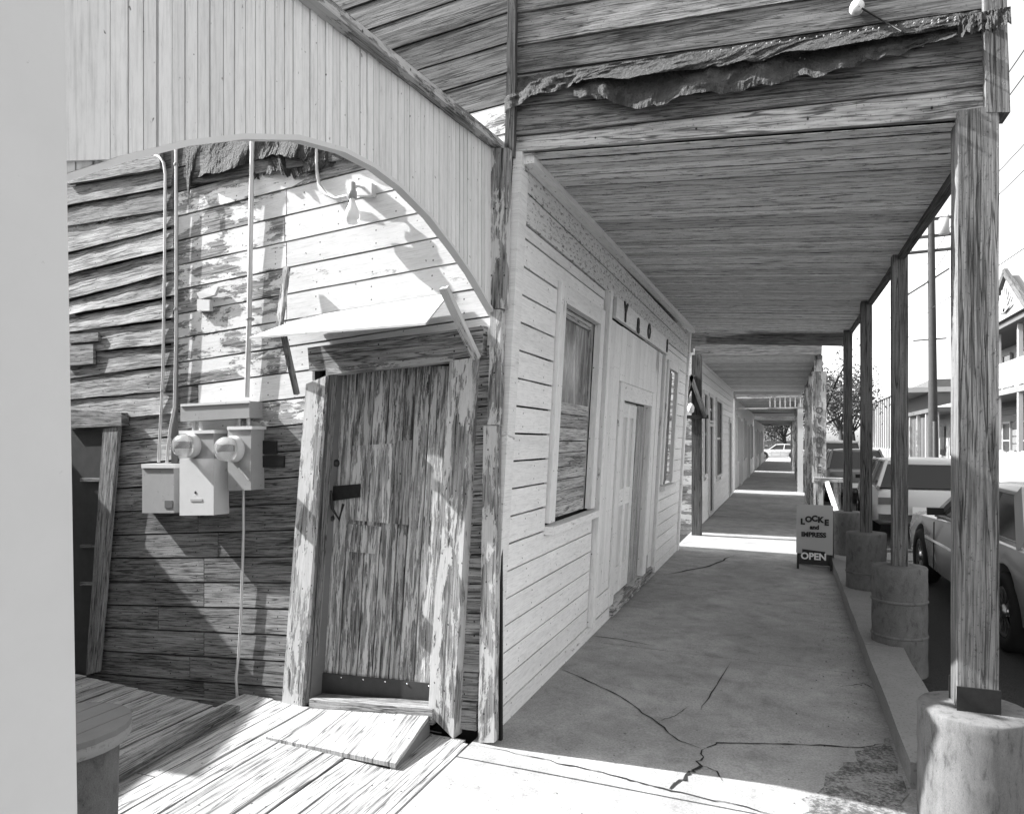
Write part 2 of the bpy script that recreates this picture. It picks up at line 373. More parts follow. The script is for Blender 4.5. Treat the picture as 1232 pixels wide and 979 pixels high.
# ---- side wall (boards run to a point left of the picture because the wall has sagged)
def wy(k, x): return 690 + (32.5 * (k + .37)) * (x + 1480) / 1880
def xr(y): return 604 - (y - 380) * .058 - (0 if y > 180 else 0)          # right end of the boards (leaning corner)
def dl(y): return 368 - (y - 462) * .076                                   # door frame left / right
def dr(y): return 568 - (y - 430) * .052
def seg(k, x0, x1, mat, off0=.0, th=.022, gap=1.7, segs=6, warp=0., name='wall_board', jit=.0012):
    a = W(x0, wy(k + 1, x0) - gap, off0 + .003); b = W(x1, wy(k + 1, x1) - gap, off0 + .003)
    c = W(x1, wy(k, x1), off0); d = W(x0, wy(k, x0), off0)
    return plank(name, a, b, c, d, -WN * th, mat, store, segs, jit, warp)
for q0, q1, q2, q3 in (((-160, 900), (355, 900), (386, 440), (-160, 440)), ((530, 900), (603, 900), (603, 440), (556, 440)), ((-160, 440), (603, 440), (603, -260), (-160, -260))):
    plank('backing', W(*q0, -.03), W(*q1, -.03), W(*q2, -.03), W(*q3, -.03), -WN * .02, 'interior', store)
for k in range(-22, 6):
    ym = wy(k + .5, 400)
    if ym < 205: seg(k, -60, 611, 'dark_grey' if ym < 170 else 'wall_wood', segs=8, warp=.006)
    elif ym < 388 or wy(k + 1, 480) < 436:
        j = 343 + rnd.uniform(-2, 2)
        seg(k, 211, j, 'wall_wood'); seg(k, j + 1, xr(ym), 'wall_upper')
    else:
        x1 = dl(wy(k + .5, 350)) + 8
        j = 238 if ym < 640 else rnd.choice((228, 262, 190, 245))
        seg(k, 60, j, 'wall_rough' if 470 < ym < 600 else 'wall_low', segs=5)
        seg(k, j + .8, x1, 'wall_upper' if ym < 470 else ('wall_wood' if ym < 520 else 'wall_low'), segs=4)
        if k < 5: seg(k, dr(ym) - 6, xr(ym) - 4, 'wall_rough', segs=2)
# warped clapboards curling off the wall at the left
LB = [(247, 224, 'old_grey'), (272, 252, 'old_grey'), (304, 271, 'wall_rough'), (330, 299, 'wall_rough'), (360, 327, 'wall_rough'), (379, 355, 'wall_rough'),
      (400, 382, 'wall_rough'), (427, 412, 'wall_rough'), (455, 438, 'wall_rough'), (481, 469, 'wall_rough'), (508, 497, 'wall_rough')]
pl_, pr_ = 222, 200
for i, (yl, yr, m) in enumerate(LB):
    cur = rnd.uniform(.012, .028) if i < 8 else .01
    a, b = W(60, yl + (yl - yr) * .15, .014 + cur), W(209 + rnd.uniform(-3, 4), yr, .016 + cur * .5)
    c, d = W(209, pr_ + rnd.uniform(1, 4), .010), W(60, pl_ + (rnd.uniform(5, 10) if i < 7 else 2), .012)
    plank('clapboard', a, b, c, d, -WN * .012, m, store, 7, .004, .008); pl_, pr_ = yl, yr
MB().prism([W(206, 560, .012), W(213, 560, .012), W(213, 170, .012), W(206, 170, .012)], -WN * .012).build('batten', 'plinth', store)
plank('patch_board', W(80, 413, .05), W(118, 410, .05), W(118, 400, .05), W(80, 402, .05), -WN * .02, 'old_grey', store)
plank('patch_board', W(78, 440, .045), W(112, 438, .045), W(112, 414, .045), W(78, 416, .045), -WN * .02, 'wall_low', store)
plank('base_board', W(60, 850, .03), W(338, 880, .03), W(338, 850, .03), W(60, 826, .03), -WN * .04, 'old_grey', store, 4, .004)
# torn roofing felt hanging from the wall under the arch
def felt(name, back, front, b_off, f_off, mat, parent, pl, rows=8, n=200, rag=3.0, crum=1.):
    def at(ps, s):
        s *= len(ps) - 1; i = min(int(s), len(ps) - 2); t = s - i
        return ps[i][0] + (ps[i + 1][0] - ps[i][0]) * t, ps[i][1] + (ps[i + 1][1] - ps[i][1]) * t
    vs, fs = [], []
    r2 = [rnd.gauss(0, 1) for _ in range(n + 1)]; ph = rnd.random() * 9
    for i in range(n + 1):
        s = i / n; b = at(back, s); f = at(front, s); rg = (r2[i] * .12 + 3.0 * mnoise.noise(Vector((s * 22 + ph, ph, 0))) + 1.0 * mnoise.noise(Vector((s * 60 + ph, 0, ph)))) * rag
        for j in range(rows + 1):
            t = j / rows; o = b_off + (f_off - b_off) * t ** 1.5 + .02 * (math.sin(s * 17 + ph + t * 3) + .6 * math.sin(s * 41 + ph * 2)) * t + rnd.uniform(-.003, .003) * t + crum * .03 * t * mnoise.noise(Vector((s * 30, t * 4, ph))) + crum * .012 * mnoise.noise(Vector((s * 45, t * 14, ph)))
            vs.append(pl(b[0] + (f[0] - b[0]) * t, b[1] + (f[1] - b[1] + rg) * t, o))
    for i in range(n):
        for j in range(rows):
            q = i * (rows + 1) + j; fs.append((q, q + rows + 1, q + rows + 2, q + 1))
    m = len(vs); bk = [v + (WN if pl is W else EN) * -.004 for v in vs]
    fs += [tuple(x + m for x in reversed(f)) for f in fs]
    for i in range(n):
        q = i * (rows + 1) + rows; fs.append((q, q + rows + 1, q + rows + 1 + m, q + m))
    me = bpy.data.meshes.new(name); me.from_pydata([tuple(v) for v in vs + bk], [], fs); return link(name, me, mat, parent)
felt('roofing_felt', [(222, 170), (300, 152), (370, 140), (420, 132)], [(226, 246), (230, 218), (245, 210), (265, 206), (285, 200), (303, 196), (318, 188), (335, 185), (352, 190), (365, 193), (380, 184), (400, 178), (425, 172)], .015, .055, 'tar', store, W, rag=1.1, crum=.35)
felt('roofing_felt', [(300, 160), (345, 152), (430, 140)], [(305, 218), (330, 205), (352, 214), (370, 206), (400, 198), (432, 180)], .012, .03, 'tar', store, W, rag=1.6, crum=.35)
plank('eave_board', W(80, 222, .045), W(192, 203, .045), W(192, 168, .035), W(80, 185, .035), -WN * .03, 'old_grey', store, 5, .003)
plank('eave_board', W(226, 222, .025), W(420, 190, .025), W(420, 160, .02), W(226, 185, .02), -WN * .02, 'old_grey', store, 5, .004)
# ---- plank door and its leaning frame
def jamb(p0, p1, p2, p3, off, th, mat, name='door_jamb', segs=6): return plank(name, W(*p0, off), W(*p1, off), W(*p2, off), W(*p3, off), -WN * th, mat, store, segs, .002)
jamb((338, 858), (368, 462), (392, 452), (363, 850), .075, .09, 'trim_worn')          # left, outer
jamb((363, 850), (392, 450), (400, 447), (373, 843), .050, .05, 'old_grey')           # left, inner
jamb((515, 858), (541, 434), (569, 430), (545, 888), .075, .09, 'trim_worn')          # right
jamb((575, 893), (582, 512), (598, 512), (594, 893), .05, .05, 'trim_worn', 'corner_trim')
jamb((586, 511), (590, 372), (603, 372), (600, 511), .045, .05, 'trim_worn', 'corner_trim')
jamb((583, 371), (590, 178), (611, 178), (606, 371), .05, .05, 'trim_worn', 'corner_trim')
plank('door_head', W(392, 451, .06), W(545, 434, .06), W(545, 427, .06), W(392, 444, .06), -WN * .08, 'trim_worn', store, 3, .001)
plank('lintel', W(372, 446, .05), W(580, 428, .05), W(582, 392, .05), W(370, 418, .05), -WN * .05, 'wall_rough', store, 5, .003)
DR = -.075
door = MB().prism([W(368, 848, DR), W(525, 862, DR), W(549, 430, DR), W(392, 440, DR)], -WN * .02).build('door', 'interior', store)
DXT = [398, 411, 430, 452, 470, 490, 502, 520, 541]
for i in range(8):
    t0 = (DXT[i] - 398) / 143; t1 = (DXT[i + 1] - 398) / 143
    def dp(t, y):
        s = (y - 442) / (840 - 442); return W(398 + (541 - 398) * t - s * (25 - t * 1), y + (-8 * t if y < 600 else 13 * t), DR + .012)
    plank('door_board', dp(t0 + .006, 838), dp(t0 + .006, 446), dp(t1 - .006, 446), dp(t1 - .006, 838), -WN * .025, 'door_wood', door, 8, .0012, .004)
def dpo(t, y, o):
    s = (y - 442) / (840 - 442); return W(398 + 143 * t - s * (25 - t), y + (-8 * t if y < 600 else 13 * t), DR + o)
for t0, t1, y0, y1 in ((.22, .56, 538, 622), (.60, .72, 535, 622)):
    plank('patch_board', dpo(t0, y1, .026), dpo(t0, y0, .026), dpo(t1, y0, .026), dpo(t1, y1, .026), -WN * .012, 'wall_rough' if t0 > .5 else 'door_wood', door, 4, .002)
plank('patch_board', dpo(.22, 660, .024), dpo(.22, 627, .024), dpo(.50, 627, .024), dpo(.50, 660, .024), -WN * .01, 'door_wood', door, 3, .002)
kp = MB().prism([W(376, 838, DR + .03), W(517, 852, DR + .03), W(519, 822, DR + .03), W(378, 808, DR + .03)], -WN * .008).build('kick_plate', 'kick', door)
for i in range(6):
    c = W(384 + i * 26.5, 812 + i * 2.6, DR + .031); MB().lathe([(.0, .006), (.006, .004), (.007, 0)], c, WN, 8).build('stud', 'chrome', kp)
lt = MB().prism([W(396, 603, DR + .04), W(432, 598, DR + .04), W(432, 582, DR + .04), W(396, 585, DR + .04)], -WN * .02)
lt.tube([W(398, 590, DR + .06), W(400, 612, DR + .07), W(408, 625, DR + .06), W(413, 606, DR + .05)], .009, 8).build('latch', 'dark_iron', door)
for px, py in ((405, 557), (399, 623)): MB().lathe([(0, .03), (.02, .025), (.024, .0)], W(px, py, DR + .018), WN, 12).build('bolt', 'dark_iron', door)
for xa, xb in (((373, 848), (398, 444)), ((516, 860), (542, 434))):
    MB().prism([W(*xa, .05), W(*xb, .05), W(*xb, .05) - WN * .15, W(*xa, .05) - WN * .15], WU * (-.012 if xa[0] < 400 else .012)).build('door_reveal', 'plinth', store)
plank('threshold', W(372, 862, .10), W(520, 872, .10), W(520, 853, .09), W(372, 841, .09), -WN * .12, 'old_grey', store, 3, .002)
# ---- little awning above the door
aw = [W(300, 408, .34), W(512, 391, .34), W(541, 355, .03), W(365, 384, .03)]
MB().prism(aw, (0, 0, .012)).build('awning_sheet', 'rust_tin', store)
bar('awning_strut', W(335, 402, .10), W(345, 322, .06), .035, .03, 'trim_worn', store, WU)
bar('awning_strut', W(357, 474, .03), W(341, 402, .20), .03, .025, 'old_grey', store, WU)
bar('awning_strut', W(573, 431, .06), W(534, 346, .32), .045, .03, 'trim_worn', store, WU)
# ---- overhanging front gable boards, felt, corner board
def gy(i, x):                                   # board edges on the overhang end, by photo column
    t = (x - 615) / 570.
    return {0: 19 - 97 * t, 1: 58 - 92 * t, 2: 92 - 79 * t, 3: 130 - 55 * t, 4: 166 - 62 * t, 5: 185 - 43 * t, -1: -18 - 100 * t, -2: -55 - 104 * t, -3: -92 - 108 * t}[i]
for i in range(-3, 5):
    for x0, x1 in ((621, 1186),):
        plank('gable_board', EE(x0, gy(i + 1, x0) - 2.2, .016), EE(x1, gy(i + 1, x1) - 2.2, .016), EE(x1, gy(i, x1), .004), EE(x0, gy(i, x0), .004), -EN * .03,
              'old_grey' if i < 4 else 'wall_rough', store, 10, .002, .006)
plank('corner_post', EE(607, 188, .05), EE(612, -60, .05), EE(621, -60, .05), EE(618, 188, .05), -EN * .08, 'post_dark', store, 4, .002)
plank('corner_post', EE(1187, 135, .06), EE(1183, -60, .06), EE(1209, -60, .06), EE(1215, 135, .06), -EN * .12, 'post_wood', store, 4, .003)
felt('roofing_felt', [(606, 96), (700, 82), (900, 53), (1050, 31), (1180, 12)], [(607, 134), (640, 116), (680, 106), (700, 98), (760, 92), (850, 82), (900, 74), (950, 63), (1050, 46), (1110, 40), (1185, 28)], .02, .08, 'tar', store, EE, rag=1.5, n=260)
felt('roofing_felt', [(690, 92), (900, 62), (1150, 35)], [(690, 118), (725, 118), (745, 128), (775, 130), (800, 124), (842, 112), (870, 112), (905, 104), (960, 94), (1000, 86), (1030, 82), (1060, 70), (1100, 56), (1150, 42)], .02, .08, 'tar', store, EE, rag=2.0, n=260)
felt('roofing_felt', [(1152, 20), (1216, 8)], [(1153, 46), (1165, 40), (1185, 38), (1200, 34), (1217, 26)], .09, .15, 'tar', store, EE, rag=2, n=40)
nl = MB()
for i in range(34):
    x = 850 + i * 10 + rnd.uniform(-3, 3)
    for yy, o in ((gy(2, x) + 4, .06), (gy(2, x) + rnd.uniform(26, 34), .02) if x < 1120 else (gy(2, x) + 7, .06)):
        c = EE(x, yy, o); nl.lathe([(0, .008), (.0035, .007), (.004, 0)], c, EN, 6)
o_ = nl.build('roofing_nails', 'far_grey', store); o_['kind'] = 'stuff'
ins = thing('insulator', 'white porcelain insulator on the gable boards above the walkway', 'insulator', EE(1030, 12, .02))
put(MB().lathe([(0, .09), (.022, .085), (.03, .06), (.018, .05), (.03, .04), (.03, .02), (.012, .01), (.01, 0)], EE(1030, 12, .01), EN + Vector((0, 0, -.3)), 16).build('knob', 'white'), ins)
put(MB().tube([EE(1033, 8, .09), EE(1060, 24, .03), EE(1085, 38, .12)], .004, 6).build('wire', 'black'), ins)
# ---- white front under the arcade
ROW = .154
YA, YB = 3.70, 10.70
OPEN = [(4.40, 5.62, 1.00, 2.62), (5.64, 8.76, -.1, 2.80), (8.92, 9.86, .99, 2.60)]
z = .105; rows = []
while z < 2.80: rows.append((z, min(z + ROW, 2.80))); z += ROW
for (z0, z1) in rows:
    iv = [(YA, YB)]; extra = []
    for (a, b, lo, hi) in OPEN:
        if z1 > lo + .005 and z0 < hi - .005:
            iv = [s for (p, q) in iv for s in ((p, min(q, a)), (max(p, b), q)) if s[1] - s[0] > .02]
            if z0 < lo - .015: extra.append((a, b, z0, lo + .005))
            if z1 > hi + .015: extra.append((a, b, hi, z1))
    for (p, q, e0, e1) in extra:
        plank('front_board', F(p, e0, .005), F(q, e0, .005), F(q, e1 - .010, .003), F(p, e1 - .010, .003), (-.02, 0, 0), 'facade_paint', store, 2, .001)
    for (p, q) in iv:
        plank('front_board', F(p, z0, .005), F(q, z0, .005), F(q, z1 - .011, .003), F(p, z1 - .011, .003), (-.02, 0, 0), 'facade_paint', store, 3, .0015)
for z0, z1, o in ((2.80, 2.955, .012), (2.965, 3.10, .012)):
    plank('frieze_board', F(YA, z0, o), F(YB, z0, o), F(YB, z1, o), F(YA, z1, o), (-.03, 0, 0), 'frieze_paint', store, 6, .001)
plank('base_board', F(YA, -.03, .02), F(YB, -.03, .02), F(YB, .10, .014), F(YA, .10, .014), (-.04, 0, 0), 'trim_paint', store, 6, .002)
plank('corner_board', F(3.585, -.03, .03), F(3.70, -.03, .03), F(3.70, 3.13, .03), F(3.585, 3.13, .03), (-.05, 0, 0), 'trim_paint', store, 1)
plank('corner_board', F(10.70, -.03, .035), F(10.82, -.03, .035), F(10.82, 3.2, .035), F(10.70, 3.2, .035), (-.06, 0, 0), 'trim_paint', store, 1)
bar('cornice', F(3.62, 3.10, .05), F(10.8, 3.20, .05), .07, .06, 'trim_paint', store, (1, 0, 0), 6, .002)
def casing(y0, y1, z0, z1, w_, o, mat, parent, sill=True):
    th = (-.05, 0, 0)
    plank('casing', F(y0 - w_, z0, o), F(y0 - w_, z1 + w_, o), F(y0, z1 + w_, o), F(y0, z0, o), th, mat, parent, 4, .001)
    plank('casing', F(y1, z0, o), F(y1, z1 + w_, o), F(y1 + w_, z1 + w_, o), F(y1 + w_, z0, o), th, mat, parent, 4, .001)
    plank('casing', F(y0, z1, o - .003), F(y1, z1, o - .003), F(y1, z1 + w_, o - .003), F(y0, z1 + w_, o - .003), th, mat, parent, 2, .001)
    if sill: plank('sill', F(y0 - w_ - .02, z0 - .07, o + .04), F(y1 + w_ + .02, z0 - .07, o + .04), F(y1 + w_ + .02, z0 - .02, o + .04), F(y0 - w_ - .02, z0 - .02, o + .04), (-.09, 0, 0), mat, parent, 2, .001)
win = MB().prism([F(4.5, 1.02, -.075), F(5.52, 1.02, -.075), F(5.52, 2.56, -.075), F(4.5, 2.56, -.075)], (-.01, 0, 0)).build('window', 'interior', store)
casing(4.54, 5.48, 1.07, 2.50, .12, .028, 'trim_paint', win)
MB().prism([F(4.56, 1.86, -.055), F(5.46, 1.86, -.055), F(5.46, 2.48, -.055), F(4.56, 2.48, -.055)], (-.006, 0, 0)).build('pane', 'dusty_glass', win)
for a, b in (((4.54, 1.07), (4.60, 2.50)), ((5.42, 1.07), (5.48, 2.50))):
    plank('sash', F(a[0], a[1], -.03), F(a[0], b[1], -.03), F(b[0], b[1], -.03), F(b[0], a[1], -.03), (-.03, 0, 0), 'slat_wood', win)
plank('sash', F(4.6, 2.44, -.033), F(5.42, 2.44, -.033), F(5.42, 2.50, -.033), F(4.6, 2.50, -.033), (-.03, 0, 0), 'slat_wood', win)
z = 1.08
while z < 1.86:
    h = rnd.uniform(.075, .10); z1 = min(z + h, 1.885)
    plank('slat', F(4.60, z, -.02), F(5.42, z, -.02), F(5.42, z1 - .006, -.024), F(4.60, z1 - .006, -.024), (-.02, 0, 0), 'slat_wood', win, 2, .002); z = z1
win = MB().prism([F(8.98, 1.02, -.075), F(9.80, 1.02, -.075), F(9.80, 2.54, -.075), F(8.98, 2.54, -.075)], (-.01, 0, 0)).build('window', 'interior', store)
casing(9.02, 9.76, 1.06, 2.50, .09, .028, 'trim_paint', win)
MB().prism([F(9.03, 1.07, -.05), F(9.75, 1.07, -.05), F(9.75, 2.49, -.05), F(9.03, 2.49, -.05)], (-.006, 0, 0)).build('pane', 'dusty_glass', win)
# boarded entrance bay in the middle of the front
bay = MB().prism([F(5.66, .02, -.02), F(6.46, .02, -.02), F(6.46, 2.0, -.02), F(5.66, 2.0, -.02)], (-.03, 0, 0)).build('entrance_bay', 'far_white', store)
def bp(name, y0, y1, z0, z1, o, mat, vert=True, th=.03, par=None, segs=4):
    par = par or bay
    if vert: return plank(name, F(y0, z0, o), F(y0, z1, o), F(y1, z1, o), F(y1, z0, o), (-th, 0, 0), mat, par, segs, .001)
    return plank(name, F(y0, z0, o), F(y1, z0, o), F(y1, z1, o), F(y0, z1, o), (-th, 0, 0), mat, par, segs, .001)
bp('pilaster', 5.66, 5.74, .10, 2.80, .05, 'trim_paint', th=.09)
bp('panel', 5.75, 6.05, .30, 2.60, .015, 'trim_paint')
bp('panel', 6.06, 6.30, .30, 2.60, .012, 'facade_paint')
bp('panel', 5.75, 6.40, .12, .29, .02, 'facade_paint', False)
bp('sign_board', 5.90, 8.72, 2.62, 2.79, .045, 'trim_paint', False, th=.03)
for i in range(9):
    y0 = 6.31 + i * .218; bp('transom_board', y0, y0 + .214, 2.13, 2.605, .012, 'facade_paint')
bp('door_casing', 6.31, 6.48, .12, 2.12, .03, 'trim_paint'); bp('door_casing', 7.92, 8.10, .12, 2.12, .03, 'trim_paint')
bp('door_casing', 6.49, 7.91, 1.97, 2.12, .028, 'trim_paint', False)
bp('panel', 8.11, 8.27, .30, 2.605, .012, 'facade_paint'); bp('panel', 8.28, 8.50, .14, 2.605, .016, 'trim_paint'); bp('pilaster', 8.53, 8.60, .10, 2.60, .05, 'trim_paint', th=.09)
bp('panel', 8.62, 8.75, .10, 2.60, .012, 'facade_paint')
bp('bay_sill', 6.40, 8.60, .02, .115, .05, 'trim_worn', False, th=.2)
bp('reveal_board', 7.90, 7.915, .12, 1.96, .02, 'trim_paint', th=.16, segs=1); bp('reveal_board', 6.485, 6.50, .12, 1.96, .02, 'trim_paint', th=.14, segs=1)
leaf = MB().prism([F(6.50, .12, -.045), F(7.40, .12, -.045), F(7.40, 1.97, -.045), F(6.50, 1.97, -.045)], (-.03, 0, 0)).build('shop_door', 'far_white', store)
for y0, y1 in ((6.52, 6.64), (6.93, 7.03), (7.22, 7.35)): plank('stile', F(y0, .14, -.025), F(y0, 1.95, -.025), F(y1, 1.95, -.025), F(y1, .14, -.025), (-.02, 0, 0), 'trim_paint', leaf)
for z0, z1 in ((.14, .40), (.98, 1.14), (1.82, 1.95)): plank('rail', F(6.64, z0, -.028), F(7.22, z0, -.028), F(7.22, z1, -.028), F(6.64, z1, -.028), (-.018, 0, 0), 'trim_paint', leaf)
plank('side_leaf', F(7.37, .12, -.022), F(7.37, 1.96, -.022), F(7.90, 1.96, -.03), F(7.90, .12, -.03), (-.03, 0, 0), 'slat_wood', leaf)
for ch, y, s in (('Y', 6.23, .21), ('a', 6.81, .26), ('O', 7.38, .19), ('S', 8.57, .19)):
    text('letter', ch, s, 'letter', F(y, 2.705, .052), (0, 1, 0), (KL, 0, 1), bay, bold=.012)
# ---- arcade ceiling boards
def sz(x, y):
    t = (x + 1.4) / 2.2; s = (y - 3.6) / 7.2
    return (3.115 + .12 * s) * (1 - t) + (2.955 + .115 * s) * t
y = 3.60
while y < 10.84:
    y1 = min(y + rnd.choice((.088, .092, .1)), 10.86); o = rnd.uniform(0, .006)
    a, b, c, d = (-1.40, y), (.80, y), (.80, y1 - .013), (-1.40, y1 - .013)
    plank('ceiling_board', *[(p[0], p[1], sz(*p) + o) for p in (a, b, c, d)], (0, 0, .004), 'soffit_wood', store, 4, .0015); y = y1
MB().prism([(-1.45, 3.64, 3.29), (.82, 3.64, 3.115), (.82, 3.64, 3.3), (-1.45, 3.64, 3.4)], (0, 7.2, 0)).build('ceiling_deck', 'interior', store)
bar('eave_beam', (.81, 3.66, 2.99), (.81, 10.85, 3.115), .05, .14, 'post_dark', store, (1, 0, 0), 6, .002)
MB().prism([(.80, 3.72, 2.94), (.80, 4.0, 2.96), (.80, 3.72, 2.66)], (-.04, 0, 0)).build('knee_brace', 'beam_wood', store)
bar('end_beam', (-1.40, 10.92, 3.12), (.80, 10.92, 2.98), .1, .16, 'beam_wood', store, (0, 1, 0), 5, .006)
bar('end_beam', (-1.40, 11.02, 3.22), (.86, 11.02, 3.12), .08, .10, 'old_grey', store, (0, 1, 0), 5, .006)

# ================================================================== arched screen over the passage
AX = -1.455
ARC = [(1.05, 2.12), (1.25, 2.25), (1.45, 2.365), (1.65, 2.46), (1.90, 2.555), (2.15, 2.61), (2.35, 2.625), (2.55, 2.615), (2.80, 2.57), (3.05, 2.49), (3.25, 2.415), (3.42, 2.33), (3.56, 2.26)]
def arch(y):
    for (y0, z0), (y1, z1) in zip(ARC, ARC[1:]):
        if y <= y1: return z0 + (z1 - z0) * (y - y0) / (y1 - y0)
    return ARC[-1][1]
def atop(y): return 3.0 + .085 * (y - 1.9)
scr = thing('arched_screen', 'white beadboard screen with arched lower edge spanning the passage', 'screen', (AX, 2.4, 2.6))
y = 1.10
while y < 3.55:
    wd = .043 if rnd.random() < .8 else .05; y1 = min(y + wd, 3.555); ox = rnd.uniform(0, .004); gp_ = rnd.choice((.003, .004, .004, .007))
    put(plank('beadboard', (AX + ox, y, arch(y)), (AX + ox, y, atop(y)), (AX + ox, y1 - gp_, atop(y1)), (AX + ox, y1 - gp_, arch(y1)), (-.02, 0, 0), 'bead_paint', None, 4, .0003), scr); y = y1
put(MB().prism([(AX - .012, q[0], q[1] + .01) for q in ARC] + [(AX - .012, 3.55, atop(3.55)), (AX - .012, 1.05, atop(1.05))], (-.02, 0, 0)).build('backing', 'interior'), scr)
tr = MB()
for (y0, z0), (y1, z1) in zip(ARC, ARC[1:]):
    tr.add([(AX + .016, y0, z0 - .005), (AX + .016, y1, z1 - .005), (AX + .016, y1, z1 + .012), (AX + .016, y0, z0 + .012),
            (AX - .022, y0, z0 - .005), (AX - .022, y1, z1 - .005), (AX - .022, y1, z1 + .012), (AX - .022, y0, z0 + .012)],
           [(0, 1, 2, 3), (4, 7, 6, 5), (0, 4, 5, 1), (3, 2, 6, 7)], False)
put(tr.build('arch_trim', 'left_paint'), scr)
put(bar('top_rail', (AX + .01, 1.05, atop(1.05) + .02), (AX + .01, 3.57, atop(3.57) + .02), .09, .04, 'trim_worn', None, (1, 0, 0), 4, .001), scr)
put(plank('end_board', (AX + .025, 1.09, 2.19), (AX + .025, 1.09, 3.2), (AX + .025, 1.205, 3.2), (AX + .025, 1.205, 2.235), (-.03, 0, 0), 'bead_paint', None, 3, .001), scr)
for py, pz in ((1.0, 0), ):
    nb = thing('neighbour_building', 'pale painted pilaster and wall at the left edge of the picture', 'building', (-1.6, .4, 0))
    e0, e1 = hit(93, 979, Vector((-1.40, 0, 0)), Vector((1, 0, 0))), hit(77, 0, Vector((-1.40, 0, 0)), Vector((1, 0, 0)))
    sl_ = (e1.y - e0.y) / (e1.z - e0.z); yb = e0.y - sl_ * e0.z
    put(plank('pilaster', (-1.40, yb, 0), (-1.40, yb + sl_ * 3.6, 3.6), (-1.40, -.9, 3.6), (-1.40, -.9, 0), (-.22, 0, 0), 'left_paint'), nb)
    put(MB().box(-9, -1.63, -5, .9, -.1, 4.4).build('wall', 'far_white'), nb)
    put(MB().box(-1.63, -1.50, -5, -.92, -.1, 4.4).build('front_wall', 'far_white'), nb)
# added out-of-frame shed that keeps the rear of the passage in shade
blocker = thing('shade_blocker', 'unseen added grey shed closing the rear of the passage', 'blocker', (-8, 2.3, 0))
put(MB().prism([(-7.05, .95, -.2), (-7.05, 3.95, -.2), (-7.05, 3.95, 2.80), (-7.05, 1.75, 3.42), (-7.05, 1.6, 4.7), (-7.05, .95, 4.7)], (-1.9, 0, 0)).build('wall', 'far_grey'), blocker)  # outline stepped so its shadow covers the barrel table and rear deck
put(MB().prism([(-7.0, 2.26, 3.36), (-7.0, 3.97, 2.81), (-7.0, 3.97, 2.90), (-7.0, 2.26, 3.45)], (-2.1, 0, 0)).build('roof', 'roof_dark'), blocker)  # sloping top of the added blocker

# ================================================================== passage deck
deck = thing('wooden_deck', 'worn plank deck filling the passage in front of the door', 'deck', (-3, 2.2, 0))
put(MB().box(-6.8, -1.60, .95, 3.56, -.4, -.18).build('joists', 'interior'), deck)
x = -1.605; n = 0
while x > -6.6:
    wd = .205 if n == 0 else rnd.uniform(.115, .16)
    dz = rnd.uniform(-.004, .004) - (.0 if x > -3.12 else .13); ye = 3.52 + (-1.51 - x) * .105
    x0 = x - wd + rnd.uniform(.008, .015)
    ysp = [.95, ye] if rnd.random() < .55 else [.95, rnd.uniform(1.6, 3.0), ye]
    for a, b in zip(ysp, ysp[1:]):
        put(plank('deck_board', (x, a + .003, dz), (x, b - .003, dz), (x0, b - .003, dz), (x0, a + .003, dz), (0, 0, -.03), 'deck_wood', None, 6, .003), deck)
    x -= wd; n += 1
put(plank('edge_board', (-1.57, .9, .004), (-1.57, 3.48, .004), (-1.598, 3.48, .004), (-1.598, .9, .004), (0, 0, -.05), 'deck_wood', None, 4, .002), deck)
rp = thing('door_ramp', 'sloping plank doorstep laid in front of the old door', 'ramp', G(420, 890, 0))
r0, r1, r2, r3 = G(320, 886, .012), G(476, 918, .035), W(517, 860, .085), W(374, 851, .085)
for i in range(6):
    s, t = i / 6 + .002, (i + 1) / 6 - .002
    put(plank('ramp_board', r0.lerp(r1, s), r3.lerp(r2, s), r3.lerp(r2, t), r0.lerp(r1, t), (0, 0, -.022), 'deck_wood', None, 4, .002), rp)
put(MB().prism([r1 + Vector((0, 0, -.022)), r2 + Vector((0, 0, -.022)), Vector((r2.x, r2.y, .0)), Vector((r1.x, r1.y, .0))], (-.03, 0, 0)).build('ramp_cleat', 'plinth'), rp)
lp = thing('loose_plank', 'loose narrow plank lying on the shaded deck by the conduit foot', 'plank', G(200, 890, .02))
p, q = G(128, 934, .025), G(280, 850, .025)
put(bar('plank', p, q, .10, .025, 'old_grey', None, (1, 0, 0), 6, .002), lp)
put(bar('batten', p + Vector((.06, -.02, .0)), q + Vector((.06, -.05, .0)), .02, .03, 'old_grey', None, (1, 0, 0), 4, .002), lp)
# barrel table
bc = G(71, 872, .66)
bt = thing('barrel_table', 'round wooden table top on a rough barrel beside the pilaster', 'table', (bc.x, bc.y, 0))
for i in range(5):
    xs0, xs1 = -.213 + i * .0852, -.213 + (i + 1) * .0852 - .003; n = 7; pts = []
    for k in range(n): xx = xs0 + (xs1 - xs0) * k / (n - 1); pts.append((xx, math.sqrt(max(.2135 ** 2 - xx * xx, 0))))
    for k in range(n): xx = xs1 + (xs0 - xs1) * k / (n - 1); pts.append((xx, -math.sqrt(max(.2135 ** 2 - xx * xx, 0))))
    me_ = MB().prism([(bc.x + a, bc.y + b, .66) for a, b in pts], (0, 0, -.028)).build('top_board', 'plinth'); put(me_, bt)
put(MB().lathe([(.205, .60), (.215, .615), (.215, .64), (.205, .645)], (bc.x, bc.y, 0), UP, 32).build('hoop', 'kerb_concrete'), bt)
put(MB().lathe([(.155, -.01), (.165, .1), (.172, .3), (.175, .5), (.178, .61), (0, .615)], (bc.x, bc.y, 0), UP, 28).build('barrel', 'base_concrete'), bt)
